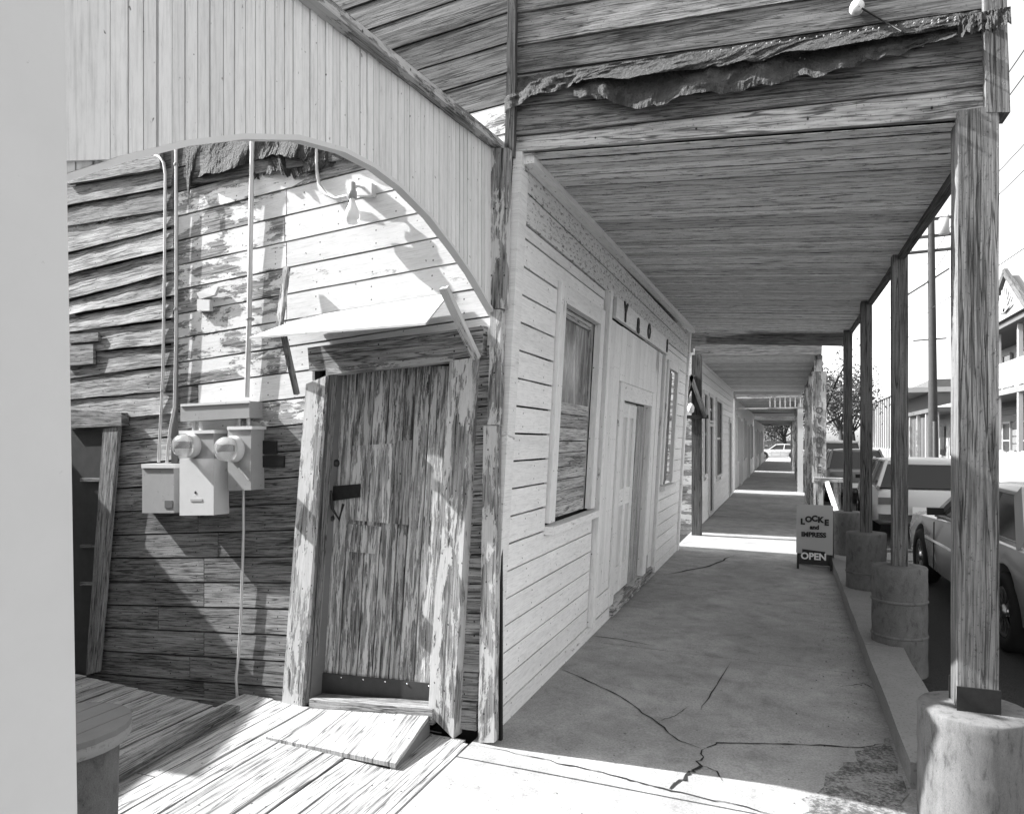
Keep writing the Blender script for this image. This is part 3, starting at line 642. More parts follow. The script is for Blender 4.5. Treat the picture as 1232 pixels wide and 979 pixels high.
# leaning cabinet frame at the far left
cb = thing('leaning_cupboard', 'dark leaning cupboard frame against the clapboards', 'cupboard', W(110, 815, .15))
put(plank('stile', W(103, 812, .06), W(124, 516, .06), W(142, 512, .06), W(117, 808, .06), -WN * .03, 'old_grey', None, 5, .002), cb)
put(plank('head', W(80, 515, .07), W(146, 512, .07), W(146, 496, .07), W(80, 492, .07), -WN * .06, 'old_grey', None, 3, .002), cb)
put(MB().prism([W(80, 812, .035), W(110, 812, .035), W(128, 516, .035), W(80, 516, .035)], -WN * .02).build('panel', 'kick'), cb)
put(MB().prism([W(117, 808, .058), W(142, 514, .058), W(142, 514, .02), W(117, 808, .02)], WU * -.02).build('side', 'far_dark'), cb)
for yy in (575, 655, 700): put(plank('shelf_edge', W(96, yy + 4, .052), W(128 - (yy - 516) * .075, yy + 4, .052), W(128 - (yy - 516) * .075, yy, .052), W(96, yy, .052), -WN * .03, 'old_grey'), cb)

# ================================================================== things fixed to the side wall
def conduit(label, pts, r, cat='conduit', straps=()):
    t = thing('conduit', label, cat, pts[-1], 'conduits on the side wall'); put(MB().tube(pts, r, 10).build('pipe', 'conduit'), t)
    for s in straps: put(MB().lathe([(r * 1.5, -.008), (r * 1.7, 0), (r * 1.5, .008)], s, UP, 12).build('strap', 'box_metal'), t)
    return t
o = .034
conduit('left pipe of the pair running down to the small grey box', [W(168, 178, o), W(183, 186, o), W(192, 189, o), W(197, 196, o), W(199, 210, o), W(198, 330, o), W(196, 450, o), W(191, 556, o)], .010, straps=[W(196, 470, o)])
conduit('right pipe of the pair running down to the small grey box', [W(212, 178, o), W(212, 260, o), W(212, 400, o), W(210, 490, o), W(205, 515, o), W(202, 540, o), W(201, 556, o)], .010, straps=[W(212, 198, o), W(212, 372, o)])
conduit('tall straight pipe feeding the long wireway box', [W(304, 160, o), W(302, 260, o), W(300, 380, o), W(297, 478, o)], .016, straps=[W(301, 384, o)])
conduit('thin cable dropping from the right meter box to the deck', [W(293, 588, .03), W(293, 640, .03), W(290, 740, .03), W(287, 790, .03), W(284, 815, .04), W(286, 845, .05)], .009)
conduit('bent pipe curving to the bare bulb socket', [W(381, 170, .03), W(381, 205, .03), W(384, 222, .03), W(392, 234, .03), W(404, 239, .03), W(418, 236, .04)], .011)
ww = thing('wireway_box', 'long horizontal metal wireway above the two meters', 'electric box', W(260, 495, .06))
put(wbox('case', 217, 487, 300, 507, .11, 'box_metal', slope=-.055), ww); put(wbox('cover', 217, 486, 300, 489, .118, 'box_white', slope=-.055, o0=.11), ww)
for px in (234, 288, 299): put(MB().tube([W(px, 497, .05), W(px, 522, .05)], .014, 10).build('nipple', 'conduit'), ww)
sb = thing('small_grey_box', 'plain grey fuse box at the foot of the twin pipes', 'electric box', W(190, 600, .04))
put(wbox('case', 171, 562, 209, 617, .075, 'box_metal'), sb); put(wbox('lid', 170, 558, 210, 563, .085, 'box_white'), sb); put(wbox('label_plate', 198, 602, 207, 611, .079, 'far_dark', o0=.073), sb)
def meter(label, c, rect, r, name):
    t = thing(name, label, 'electric meter', W(*c, .05), 'electric meters on the side wall')
    x0, y0, x1, y1 = rect
    put(wbox('case', x0, y0, x1, y1, .11, 'box_metal', slope=-.02), t); put(wbox('lid', x0 - 1, y0 - 3, x1 + 1, y0 + 1, .12, 'box_white', slope=-.02), t)
    p = W(*c, .11); put(MB().lathe([(r * 1.06, 0), (r * 1.06, .025), (r * 1.0, .028), (r * .98, .05)], p, WN, 28).build('ring', 'box_white'), t)
    put(MB().lathe([(r * .97, .045), (r * .97, .085), (r * .85, .11), (r * .5, .125), (0, .13)], p, WN, 28).build('glass_cover', 'clear_glass'), t)
    put(MB().lathe([(r * .8, .03), (r * .8, .045), (0, .046)], p, WN, 24).build('dial', 'box_white'), t)
    q = p + WN * .06
    put(MB().box(-.045, .045, -.01, 0, -.012, .02).build('register', 'far_dark'), t).matrix_parent_inverse = Matrix.Translation(q - Vector(t.location))
    return t
t = meter('taller electric meter box with glass dial left of the other', (232, 536), (216, 521, 257, 552), .075, 'electric_meter')
put(wbox('lower_case', 216, 552, 257, 620, .125, 'box_white', slope=-.01), t)
put(MB().lathe([(0, .004), (.008, .003), (.011, 0)], W(235, 592, .125), WN, 10).build('emblem', 'far_dark'), t); put(wbox('emblem_text', 229, 600, 243, 603, .128, 'far_grey', o0=.122), t)
t = meter('shorter electric meter box with glass dial nearest the door', (283, 540), (274, 516, 302, 590), .078, 'electric_meter')
put(MB().tube([W(287, 563, .12), W(299, 577, .12)], .005, 6).build('seal_wire', 'white'), t)
sp = thing('flood_lamp', 'small broken white socket bracket on the wall left of the awning', 'lamp', W(245, 365, .05))
put(wbox('socket', 237, 360, 252, 374, .03, 'box_white'), sp); put(MB().prism([W(236, 352, .03), W(262, 345, .04), W(258, 355, .04), W(240, 360, .03)], -WN * .02).build('hood', 'rust_tin'), sp)
lb = thing('bare_bulb', 'bare glass light bulb in a socket hanging under the arch', 'lamp', W(424, 225, .12))
put(wbox('junction_box', 428, 220, 447, 235, .045, 'box_white'), lb)
c = W(424, 238, .09)
put(MB().lathe([(.012, .09), (.018, .085), (.02, .04), (.026, .035), (.026, .0), (.018, -.005)], c, UP, 16).build('socket', 'box_metal'), lb)
put(MB().tube([W(438, 226, .04), W(430, 224, .07), c + Vector((0, 0, .05))], .008, 8).build('arm', 'conduit'), lb)
put(MB().lathe([(.014, 0), (.016, -.02), (.024, -.045), (.038, -.075), (.044, -.1), (.042, -.125), (.028, -.148), (0, -.155)], c, UP, 24).build('bulb', 'bulb_glass'), lb)
wm = thing('wall_patch', 'black square hole left in the boards beside the right meter', 'hole patch', W(325, 550, .0))
put(wbox('plate', 316, 530, 332, 546, .016, 'black'), wm); put(wbox('plate', 316, 548, 341, 562, .0162, 'black'), wm)

# ================================================================== arcade posts
def post(px, py, zb, zt, wd, rbase, label, mat, bands, rot=0., bm_='base_concrete'):
    b = G(px, py, zb); t = thing('porch_post', label, 'post', (b.x, b.y, -.15), 'posts of the covered sidewalk')
    prof = [(rbase * 1.01, -.18)]; H = zb + .15
    for i in range(1, 13):
        h = -.15 + H * i / 12; prof.append((rbase * (1 + .012 * math.sin(i * 2.2)), h))
    prof[-1] = (rbase, zb - .012); prof += [(rbase * .97, zb - .002), (rbase * .5, zb + .003), (0, zb + .006)]
    o_ = MB().lathe(prof, (0, 0, .15), UP, 48).build('concrete_base', bm_); o_.parent = t
    for h in bands: put(MB().lathe([(rbase * 1.0, h - .012), (rbase * 1.035, h - .004), (rbase * 1.035, h + .004), (rbase * 1.0, h + .012)], (b.x, b.y, 0), UP, 36).build('form_ridge', 'base_concrete'), t)
    tm = bar('timber', (b.x, b.y, zb), (b.x, b.y, zt), wd, wd, mat, None, (math.cos(R_(rot)), math.sin(R_(rot)), 0), 8, .0015); put(tm, t)
    return t, b
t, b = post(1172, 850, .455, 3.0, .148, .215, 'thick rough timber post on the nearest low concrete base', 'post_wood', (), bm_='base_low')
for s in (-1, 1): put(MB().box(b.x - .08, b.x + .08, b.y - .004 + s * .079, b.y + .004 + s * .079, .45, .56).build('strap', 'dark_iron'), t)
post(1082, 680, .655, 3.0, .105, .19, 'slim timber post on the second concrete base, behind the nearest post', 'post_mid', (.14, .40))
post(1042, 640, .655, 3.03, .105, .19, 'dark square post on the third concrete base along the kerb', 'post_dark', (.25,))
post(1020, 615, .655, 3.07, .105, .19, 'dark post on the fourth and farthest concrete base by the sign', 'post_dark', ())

# ================================================================== stores farther down the covered sidewalk
def far_store(label, y0, y1, xf, zc, xw, openings, planks, ztop, pmat='facade_paint', posts=(), zl=0.):
    t = thing('store_building', label, 'building', (xf, y0, 0), 'wooden stores along the covered sidewalk')
    put(MB().box(-9, xf - .03, y0 + .03, y1, -.1, ztop).build('inner_wall', 'far_white'), t)
    put(MB().box(-9, xw, y0 + .02, y1, zc + .03, zc + .75).build('roof', 'roof_dark'), t)
    z = .02; wr = .16
    while z < zc:
        iv = [(y0, y1)]
        for (a, b, lo, hi, m) in openings:
            if z + wr > lo and z < hi: iv = [s for (p, q) in iv for s in ((p, min(q, a)), (max(p, b), q)) if s[1] - s[0] > .05]
        if planks:
            for (p, q) in iv: put(plank('front_board', (xf + .006, p, z), (xf + .006, q, z), (xf - .002, q, z + wr - .006), (xf - .002, p, z + wr - .006), (-.02, 0, 0), pmat, None, 2, .001), t)
        z += wr
    for (a, b, lo, hi, m) in openings:
        f_ = put(MB().box(xf - .05, xf - .025, a, b, lo, hi).build('window' if lo > .4 else 'door', m), t)
        for (p, q, r, s) in ((a - .08, a, lo, hi + .08), (b, b + .08, lo, hi + .08), (a, b, hi, hi + .08), (a, b, lo - .06, lo)):
            put(MB().box(xf - .03, xf + .035, p, q, r, s).build('casing', 'far_white'), t)
        if lo > .4: put(MB().box(xf - .026, xf - .01, a, b, (lo + hi) / 2 - .025, (lo + hi) / 2 + .025).build('meeting_rail', 'far_white'), t)
    y = y0 + .05
    while y < min(y1, y0 + 11):
        put(plank('ceiling_board', (xf, y, zc), (xw, y, zc - .06), (xw, y + .235, zc - .06), (xf, y + .235, zc), (0, 0, .02), 'soffit_wood', None, 2, .001), t); y += .24
    put(bar('fascia', (xf, y0 - .02, zc + .06), (xw, y0 - .02, zc + .0), .04, .2, 'beam_wood', None, (0, 1, 0), 4, .003), t)
    put(bar('eave_beam', (xw - .03, y0, zc - .08), (xw - .03, y1, zc - .08), .06, .16, 'beam_wood', None, (1, 0, 0), 4, .003), t)
    for (py, px_, w_, m) in posts: put(bar('post', (px_, py, -.1), (px_, py, zc - .1), w_, w_, m, None, (1, 0, 0), 4, .002), t)
    return t
s2 = far_store('second wooden store beyond the sunlit gap, white boards and tall windows', 13.0, 22.9, -1.5, 3.12, .55,
          [(14.3, 14.9, .95, 2.5, 'glass'), (15.35, 16.1, .1, 1.9, 'far_grey'), (15.35, 16.1, 2.02, 2.5, 'glass'), (17.0, 18.4, .8, 2.5, 'far_dark'), (21.0, 21.6, .1, 2.1, 'far_dark')], True, 3.9,
          posts=((13.15, .50, .13, 'trim_worn'), (16.6, .5, .12, 'trim_worn'), (20, .5, .12, 'trim_worn')))
# end wall of that store facing the gap
for i in range(19): put(plank('end_board', (-4.4, 13.02, .03 + i * .16), (-1.56, 13.02, .03 + i * .16), (-1.56, 13.02, .185 + i * .16), (-4.4, 13.02, .185 + i * .16), (0, .02, 0), 'wall_wood', None, 4, .002), s2)
put(plank('sign_plank', (.40, 13.05, .9), (.40, 13.05, 2.75), (.62, 13.05, 2.75), (.62, 13.05, .9), (0, .02, 0), 'trim_worn', None, 3, .001), s2)
for i, ch in enumerate('OYSOTTE'):
    put(text('letter', ch, .15, 'far_dark', (.51, 13.046, 2.1 - i * .165), (1, 0, 0), (0, 0, 1), None, bold=.003), s2)
s3 = far_store('third store with dark porch rafters and small balusters', 24.6, 39, -1.55, 2.95, .45,
          [(25.4, 26.3, .9, 2.4, 'glass'), (27.2, 28.2, .05, 2.3, 'far_grey'), (30, 31.2, .9, 2.4, 'glass'), (33, 34, .05, 2.2, 'far_dark'), (36, 37.4, .8, 2.3, 'glass')], False, 3.8,
          posts=((24.75, .42, .16, 'far_white'), (28.5, .42, .14, 'trim_worn'), (32, .42, .14, 'trim_worn'), (36, .42, .14, 'trim_worn')))
for i in range(7): put(MB().box(-.5 + i * .15, -.47 + i * .15, 24.4, 24.43, 2.66, 2.98).build('baluster', 'far_white'), s3)
for zz in (2.63, 2.98): put(bar('rail', (-1.5, 24.41, zz), (.5, 24.41, zz), .04, .05, 'trim_worn', None, (0, 1, 0)), s3)
s4 = far_store('farthest white store where the covered sidewalk ends', 40.6, 60, -1.6, 2.75, .4,
          [(42, 43, .05, 2.1, 'far_dark'), (45, 46.4, .8, 2.2, 'glass'), (49, 50, .05, 2.1, 'far_dark'), (53, 54.5, .8, 2.2, 'glass')], False, 3.6,
          posts=((40.8, .36, .15, 'trim_worn'), (45, .36, .14, 'trim_worn'), (50, .36, .14, 'trim_worn'), (56, .36, .14, 'trim_worn')))
# things in the gap: dark post carrying a little wooden hood
gp = thing('gap_post', 'dark timber post in the sunlit gap with a small pointed wooden hood', 'post', (-1.42, 12.6, 0))
put(bar('timber', (-1.42, 12.6, -.05), (-1.42, 12.6, 3.05), .16, .14, 'post_dark', None, (1, 0, 0), 5, .003), gp)
put(plank('hood_board', (-1.76, 12.45, 2.0), (-1.50, 12.45, 2.72), (-1.44, 12.45, 2.70), (-1.70, 12.45, 1.98), (0, .25, 0), 'old_grey', None), gp)
put(plank('hood_board', (-1.48, 12.45, 2.72), (-1.24, 12.45, 2.0), (-1.30, 12.45, 1.98), (-1.53, 12.45, 2.66), (0, .25, 0), 'old_grey', None), gp)
put(bar('hood_rail', (-1.78, 12.5, 2.0), (-1.22, 12.5, 2.0), .06, .06, 'post_dark', None, (0, 0, 1)), gp)
put(MB().lathe([(.0, 0), (.05, .02), (.06, .1), (.03, .16), (0, .17)], (-1.50, 12.44, 2.06), UP, 12).build('lamp_glass', 'white'), gp)
# railing and bench end behind the sandwich board
rl = thing('porch_rail', 'low wooden rail with slanting pale brace behind the sandwich sign', 'railing', (.62, 11.8, 0))
put(bar('cap', (.38, 11.7, 1.02), (.78, 11.7, 1.02), .16, .06, 'trim_worn', None, (0, 1, 0)), rl)
put(bar('upright', (.46, 11.75, -.05), (.46, 11.75, 1.0), .11, .09, 'trim_worn', None, (1, 0, 0)), rl); put(bar('upright', (.70, 11.75, -.05), (.70, 11.75, 1.0), .1, .08, 'trim_worn', None, (1, 0, 0)), rl)
put(bar('brace', (.56, 11.6, .98), (.78, 10.9, .18), .05, .07, 'far_white' if False else 'trim_paint', None, (1, 0, 0)), rl)
put(MB().box(.60, .74, 10.95, 11.2, -.02, .30).build('block', 'far_white'), rl)

# ================================================================== sandwich board
c0, c1 = G(959, 684, -.03), G(1000, 688, -.04)
sg = thing('sandwich_board', 'hand-lettered grey sandwich board with OPEN plate on the sidewalk', 'sign', (c0 + c1) / 2)
ux = (c1 - c0); ux.z = 0; ux.normalize(); bk = Vector((-ux.y, ux.x, 0)); upv = (UP + bk * .16).normalized(); wdt = (c1 - c0).length + .03
def SG(u, v, o=0.): return c0 + ux * (u * wdt - .015) + upv * v - bk * o
put(MB().prism([SG(0, .20), SG(1, .20), SG(1, .82), SG(0, .82)], bk * .02).build('panel', 'signboard'), sg)
for u in (.02, .93): put(MB().prism([SG(u, 0, -.022), SG(u + .06, 0, -.022), SG(u + .06, .25, -.022), SG(u, .25, -.022)], bk * .03).build('leg', 'dark_iron'), sg)
put(MB().prism([SG(0, .0) + bk * .40, SG(1, .0) + bk * .40, SG(1, .8) + bk * .06, SG(0, .8) + bk * .06], bk * .02).build('rear_panel', 'far_dark'), sg)
for i, ch in enumerate('LOCKE'): text('letter', ch, .098, 'letter', SG(.17 + i * .165, .60 + .045 * math.sin(math.pi * i / 4), .004), ux, upv, sg, bold=.006).matrix_parent_inverse = Matrix.Translation(-Vector(sg.location))
text('lettering', 'and', .075, 'letter', SG(.5, .535, .004), ux, upv, sg, bold=.004).matrix_parent_inverse = Matrix.Translation(-Vector(sg.location))
text('lettering', 'IMPRESS', .082, 'letter', SG(.48, .44, .004), ux, upv, sg, bold=.004).matrix_parent_inverse = Matrix.Translation(-Vector(sg.location))
put(MB().prism([SG(.17, .10, .008), SG(.80, .08, .008), SG(.80, .235, .008), SG(.17, .255, .008)], bk * .012).build('open_plate', 'black'), sg)
text('lettering', 'OPEN', .115, 'white', SG(.485, .168, .012), ux, upv, sg, bold=.004).matrix_parent_inverse = Matrix.Translation(-Vector(sg.location))

# ================================================================== cars
def evalmesh(o):
    dg = bpy.context.evaluated_depsgraph_get(); dg.update(); return bpy.data.meshes.new_from_object(o.evaluated_get(dg))
def car(label, mat, pos, yaw, L, Wd, H, deck_z, wb, front_oh, gh, name='parked_car', wheel_r=.33):
    """nose towards +Y, origin at the ground under the centre. gh = greenhouse stations (y at belt, y at roof) rear and front"""
    t = thing(name, label, 'car', pos, 'cars parked along the kerb'); t.rotation_euler = (0, 0, yaw)
    fy = L / 2; ry = -L / 2; wf = fy - front_oh; wr = wf - wb; hw = Wd / 2
    st = [(ry, .80, .46, deck_z - .16), (ry + .06, .93, .30, deck_z - .06), (ry + .35, .98, .24, deck_z - .01), (wr, 1, .22, deck_z), (wr + wb * .33, 1, .2, deck_z + .0), (wr + wb * .66, 1, .2, deck_z - .01),
          (wf, .99, .22, deck_z - .05), (fy - .3, .96, .26, deck_z - .09), (fy - .07, .90, .32, deck_z - .16), (fy, .78, .42, deck_z - .26)]
    b = MB(); n = 12; vs = []
    for (y, s, zb, zt) in st:
        w_ = hw * s; m = zb + (zt - zb) * .55
        half = [(w_ * .86, zb), (w_ * .97, zb + .06), (w_ * 1.0, m - .02), (w_ * .992, m + .06), (w_ * .95, zt - .03), (w_ * .86, zt + .012)]
        vs += [(x, y, z) for x, z in half] + [(-x, y, z) for x, z in reversed(half)]
    fs = [(i * n + k, i * n + (k + 1) % n, (i + 1) * n + (k + 1) % n, (i + 1) * n + k) for i in range(len(st) - 1) for k in range(n)]
    fs += [tuple(range(n - 1, -1, -1)), tuple((len(st) - 1) * n + k for k in range(n))]
    b.add(vs, fs, False); body = b.build('body', mat)
    cut = MB()
    for yy in (wf, wr): cut.lathe([(0, -hw - .2), (wheel_r * 1.2, -hw - .2), (wheel_r * 1.2, -hw + .26), (0, -hw + .26)], (0, yy, wheel_r), (1, 0, 0), 24, False); cut.lathe([(0, hw - .26), (wheel_r * 1.2, hw - .26), (wheel_r * 1.2, hw + .2), (0, hw + .2)], (0, yy, wheel_r), (1, 0, 0), 24, False)
    co = cut.build('cutter', mat); md = body.modifiers.new('b', 'BOOLEAN'); md.object = co; md.solver = 'EXACT'
    bv = body.modifiers.new('v', 'BEVEL'); bv.width = .02; bv.segments = 2; bv.limit_method = 'ANGLE'; bv.angle_limit = R_(35)
    me = evalmesh(body); body.modifiers.clear(); body.data = me; bpy.data.objects.remove(co); body.parent = t
    for p in me.polygons: p.use_smooth = True
    try: me.set_sharp_from_angle(angle=R_(30))
    except Exception: pass
    (rb, rt, ft, fb) = gh; zb = deck_z - .01; zt = H
    gw, rw = hw * .90, hw * .72
    pan = MB().prism([(gw * .97, rb + .02, zb), (gw * .97, fb - .02, zb), (rw * .97, ft - .01, zt - .05), (rw * .97, rt + .01, zt - .05)], (0, 0, .0001))
    g1 = MB().add([(s * a, y, z) for s in (1, -1) for (a, y, z) in ((gw * .97, rb + .03, zb), (gw * .97, fb - .03, zb), (rw * .98, ft - .01, zt - .04), (rw * .98, rt + .01, zt - .04))],
                  [(0, 1, 2, 3), (7, 6, 5, 4), (0, 3, 7, 4), (1, 5, 6, 2), (3, 2, 6, 7)])
    gl = g1.build('windows', 'glass', t)
    rf = MB(); k = 6; rv = []
    for i, (y, z, s) in enumerate([(rt - .03, zt - .05, 1), (rt + .12, zt - .012, 1), ((rt + ft) / 2, zt, 1.02), (ft - .12, zt - .015, 1), (ft + .03, zt - .06, 1)]):
        rv += [(rw * s * q, y, z - dz) for q, dz in ((1.02, .05), (.96, .012), (.5, -.012), (-.5, -.012), (-.96, .012), (-1.02, .05))]
    rf.add(rv, [(i * k + j, i * k + j + 1, (i + 1) * k + j + 1, (i + 1) * k + j) for i in range(4) for j in range(k - 1)] + [(i * k + k - 1, i * k, (i + 1) * k, (i + 1) * k + k - 1) for i in range(4)] + [tuple(range(5, -1, -1)), tuple(range(24, 30))], True)
    rf.build('roof', mat, t)
    mid = (rb + fb) / 2 - .1; midr = (rt + ft) / 2 - .1
    for s in (1, -1):
        for (p, q, w_) in (((s * gw, rb, zb), (s * rw, rt, zt - .03), .12), ((s * gw, fb, zb), (s * rw, ft, zt - .03), .07), ((s * gw, mid, zb), (s * rw, midr, zt - .03), .07)):
            bar('pillar', p, q, w_, .05, mat, t, (0, 1, 0))
        bar('belt_trim', (s * gw * 1.005, rb, zb + .012), (s * gw * 1.005, fb, zb + .012), .03, .025, 'chrome', t, (0, 0, 1))
        bar('side_trim', (s * (hw + .003), wr + wheel_r * 1.25, zb - .27), (s * (hw + .003), wf - wheel_r * 1.25, zb - .27), .03, .02, 'chrome', t, (0, 0, 1))
        hd = MB().box(*sorted((s * (hw - .012), s * (hw + .025))), mid + .1, mid + .26, zb - .11, zb - .085); hd.build('door_handle', 'chrome', t)
        mr = MB().box(*sorted((s * (gw + .02), s * (gw + .18))), fb - .40, fb - .34, zb + .03, zb + .11); mr.build('mirror', 'black', t)
        MB().box(*sorted((s * hw * .55, s * hw * .90)), ry - .012, ry + .05, deck_z - .30, deck_z - .18).build('tail_light', 'lamp_red', t)
        MB().box(*sorted((s * hw * .5, s * hw * .76)), fy - .05, fy + .012, deck_z - .40, deck_z - .28).build('headlight', 'white', t)
        for yy in (fb - .25, mid + .3): bar('door_seam', (s * (hw + .001), yy, .30), (s * (hw - .004), yy, zb - .06), .010, .012, 'black', t, (0, 1, 0))
        for yy in (wf, wr):
            x = s * (hw - .10)
            wh = MB().lathe([(wheel_r * .62, -.10), (wheel_r * .92, -.105), (wheel_r, -.07), (wheel_r, .07), (wheel_r * .92, .10), (wheel_r * .66, .095), (wheel_r * .62, .07)], (x, yy, wheel_r), (s, 0, 0), 28).build('wheel', 'tyre', t)
            rm = MB().lathe([(wheel_r * .66, .06), (wheel_r * .62, .085), (wheel_r * .56, .055), (0, .05)], (x, yy, wheel_r), (s, 0, 0), 28); rm.build('rim', 'car_dark', wh)
            sp_ = MB()
            for a in range(10):
                an = a * math.pi / 5; d0 = Vector((0, math.cos(an), math.sin(an))); pr = d0.cross(Vector((1, 0, 0)))
                c_ = Vector((x + s * .062, yy, wheel_r)); sp_.prism([c_ + d0 * wheel_r * .16 + pr * .014, c_ + d0 * wheel_r * .56 + pr * .02, c_ + d0 * wheel_r * .56 - pr * .02, c_ + d0 * wheel_r * .16 - pr * .014], (s * .014, 0, 0))
            sp_.lathe([(wheel_r * .2, .06), (wheel_r * .18, .085), (0, .09)], (x, yy, wheel_r), (s, 0, 0), 16).build('spokes', 'chrome', wh)
    MB().box(-hw * .9, hw * .9, ry - .06, ry + .02, .34, .46).build('rear_bumper', 'chrome', t); MB().box(-hw * .88, hw * .88, fy - .02, fy + .06, .34, .46).build('front_bumper', 'chrome', t)
    MB().box(-.26, .26, ry - .068, ry - .06, .47, .60).build('number_plate', 'white', t)
    return t
# near side wheels stand at (1.67, 6.96) and (1.51, 10.2)
car('silver grey coupe parked nearest, partly hidden by the thick post', 'car_silver', (2.50, 8.62, -.15), R_(2.6), 5.2, 1.80, 1.33, .90, 3.1, 1.0, (-1.75, -1.15, .35, 1.05))
car('pale station wagon showing its tailgate between the posts', 'car_light', (2.35, 16.6, -.15), R_(-1), 4.7, 1.75, 1.42, .93, 2.75, .85, (-2.3, -2.05, .25, .95))
car('dark sedan parked farther up the street beyond the wagon', 'car_dark', (1.85, 24.0, -.15), R_(1), 4.6, 1.72, 1.5, .95, 2.7, .85, (-1.6, -1.0, .3, .95))
car('white car parked at the far end of the sidewalk', 'car_light', (-.6, 74, -.15), R_(90), 4.5, 1.72, 1.42, .92, 2.6, .85, (-1.5, -1.0, .3, .95))
car('small light car far up the street under the trees', 'car_light', (2.0, 33, -.15), R_(0), 4.4, 1.7, 1.75, .98, 2.6, .85, (-2.1, -1.9, .3, .95))

# ================================================================== across the street
h1 = thing('balcony_house', 'pale two-storey house with balcony and lattice gable at the right edge', 'house', (8.6, 24, -.15))
put(MB().box(8.6, 16, 17.5, 28.6, -.2, 5.6).build('wall', 'house_white'), h1)
put(MB().box(7.1, 8.6, 17.5, 28.6, 3.2, 3.4).build('balcony_floor', 'house_grey'), h1); put(MB().box(6.9, 9, 17.2, 28.9, 5.45, 5.62).build('eave', 'far_dark'), h1)
rfh = put(MB().prism([(6.8, 17.0, 5.63), (16, 17.0, 5.63), (11.4, 17.0, 8.2)], (0, 12.1, 0)).build('roof', 'roof_dark'), h1)
put(MB().prism([(6.95, 18.6, 5.75), (6.95, 22.8, 5.75), (6.95, 20.7, 7.15)], (.4, 0, 0)).build('gable', 'house_white'), h1)
for a, b in (((6.9, 18.3, 5.72), (6.9, 20.7, 7.3)), ((6.9, 23.1, 5.72), (6.9, 20.7, 7.3))): put(bar('verge_board', a, b, .22, .12, 'post_dark', None, (0, 0, 1)), h1)
for i in range(9):
    an = math.pi * (i + .5) / 9; put(bar('sunburst_ray', (6.88, 20.7, 5.95), (6.88, 20.7 + .8 * math.cos(an), 5.95 + .8 * math.sin(an)), .07, .04, 'house_trim', None, (0, 0, 1) if abs(math.cos(an)) > .5 else (0, 1, 0)), h1)
for y in (17.6, 20.2, 22.8, 25.4, 28.4): put(bar('porch_post', (7.2, y, -.15), (7.2, y, 5.45), .14, .14, 'house_trim', None, (1, 0, 0)), h1)
for i in range(11): put(MB().box(8.55, 8.6, 17.6, 28.5, .05 + i * .29, .30 + i * .29).build('siding_board', 'house_grey'), h1)
for z0 in (3.5, 4.3): put(bar('balcony_rail', (7.18, 17.6, z0), (7.18, 28.5, z0), .06, .08, 'house_trim', None, (1, 0, 0)), h1)
put(MB().box(7.16, 7.19, 17.6, 28.5, 3.55, 4.28).build('balcony_panel', 'house_white'), h1)
for y in (19, 21.6, 24.2, 26.6):
    for z0, z1 in ((3.7, 5.1), (.9, 2.3)):
        wn = put(MB().box(8.50, 8.545, y, y + 1.0, z0, z1).build('window', 'glass'), h1)
        for q in ((y - .08, y, z0, z1), (y + 1.0, y + 1.08, z0, z1), (y, y + 1, z1, z1 + .08), (y, y + 1, (z0 + z1) / 2 - .03, (z0 + z1) / 2 + .03)): put(MB().box(8.47, 8.55, *q).build('frame', 'house_white'), h1)
fn = thing('white_fence', 'white board fence in front of the balcony house', 'fence', (6.9, 23, -.15))
for i in range(44): put(MB().box(6.88, 6.91, 17.6 + i * .25, 17.6 + i * .25 + .235, -.16, 1.25 + .04 * math.sin(i * 5)).build('fence_board', 'house_white'), fn)
h2 = thing('low_white_store', 'low white shop front with flat roof beside the utility pole', 'building', (8, 36, -.15))
put(MB().box(8.2, 14, 30.5, 41, -.2, 3.6).build('wall', 'house_white'), h2); put(MB().box(6.6, 14.2, 30.3, 41.2, 3.0, 3.2).build('porch_roof', 'far_dark'), h2)
for y in (30.6, 33.2, 35.8, 38.4, 41): put(bar('porch_post', (6.75, y, -.15), (6.75, y, 3.0), .15, .15, 'house_trim', None, (1, 0, 0)), h2)
for y in (31.4, 34, 36.6, 39):
    put(MB().box(8.12, 8.19, y, y + 1.2, .8, 2.4).build('window', 'glass'), h2)
h3 = thing('colonnade_store', 'long building with dark porch and a row of white posts', 'building', (8, 52, -.15))
put(MB().box(8.4, 15, 43, 66, -.2, 5.4).build('wall', 'far_dark'), h3); put(MB().box(6.5, 15.2, 42.8, 66.2, 4.6, 4.9).build('porch_roof', 'house_white'), h3)
for i in range(19): put(bar('porch_post', (6.7, 43 + i * 1.27, -.15), (6.7, 43 + i * 1.27, 4.6), .22, .2, 'house_trim', None, (1, 0, 0)), h3)
put(bar('rail', (6.7, 43, 1.0), (6.7, 66, 1.0), .1, .1, 'house_trim', None, (1, 0, 0)), h3); put(MB().box(6.66, 6.7, 43, 66, -.15, .95).build('skirt', 'house_white'), h3)
struct(MB().box(5.9, 8.6, -10, 120, -.3, -.08).build('far_pavement', 'kerb_concrete'))
h1.location.y += 8; fn.location.y += 8; h2.location.y += 9; h3.location.y += 8
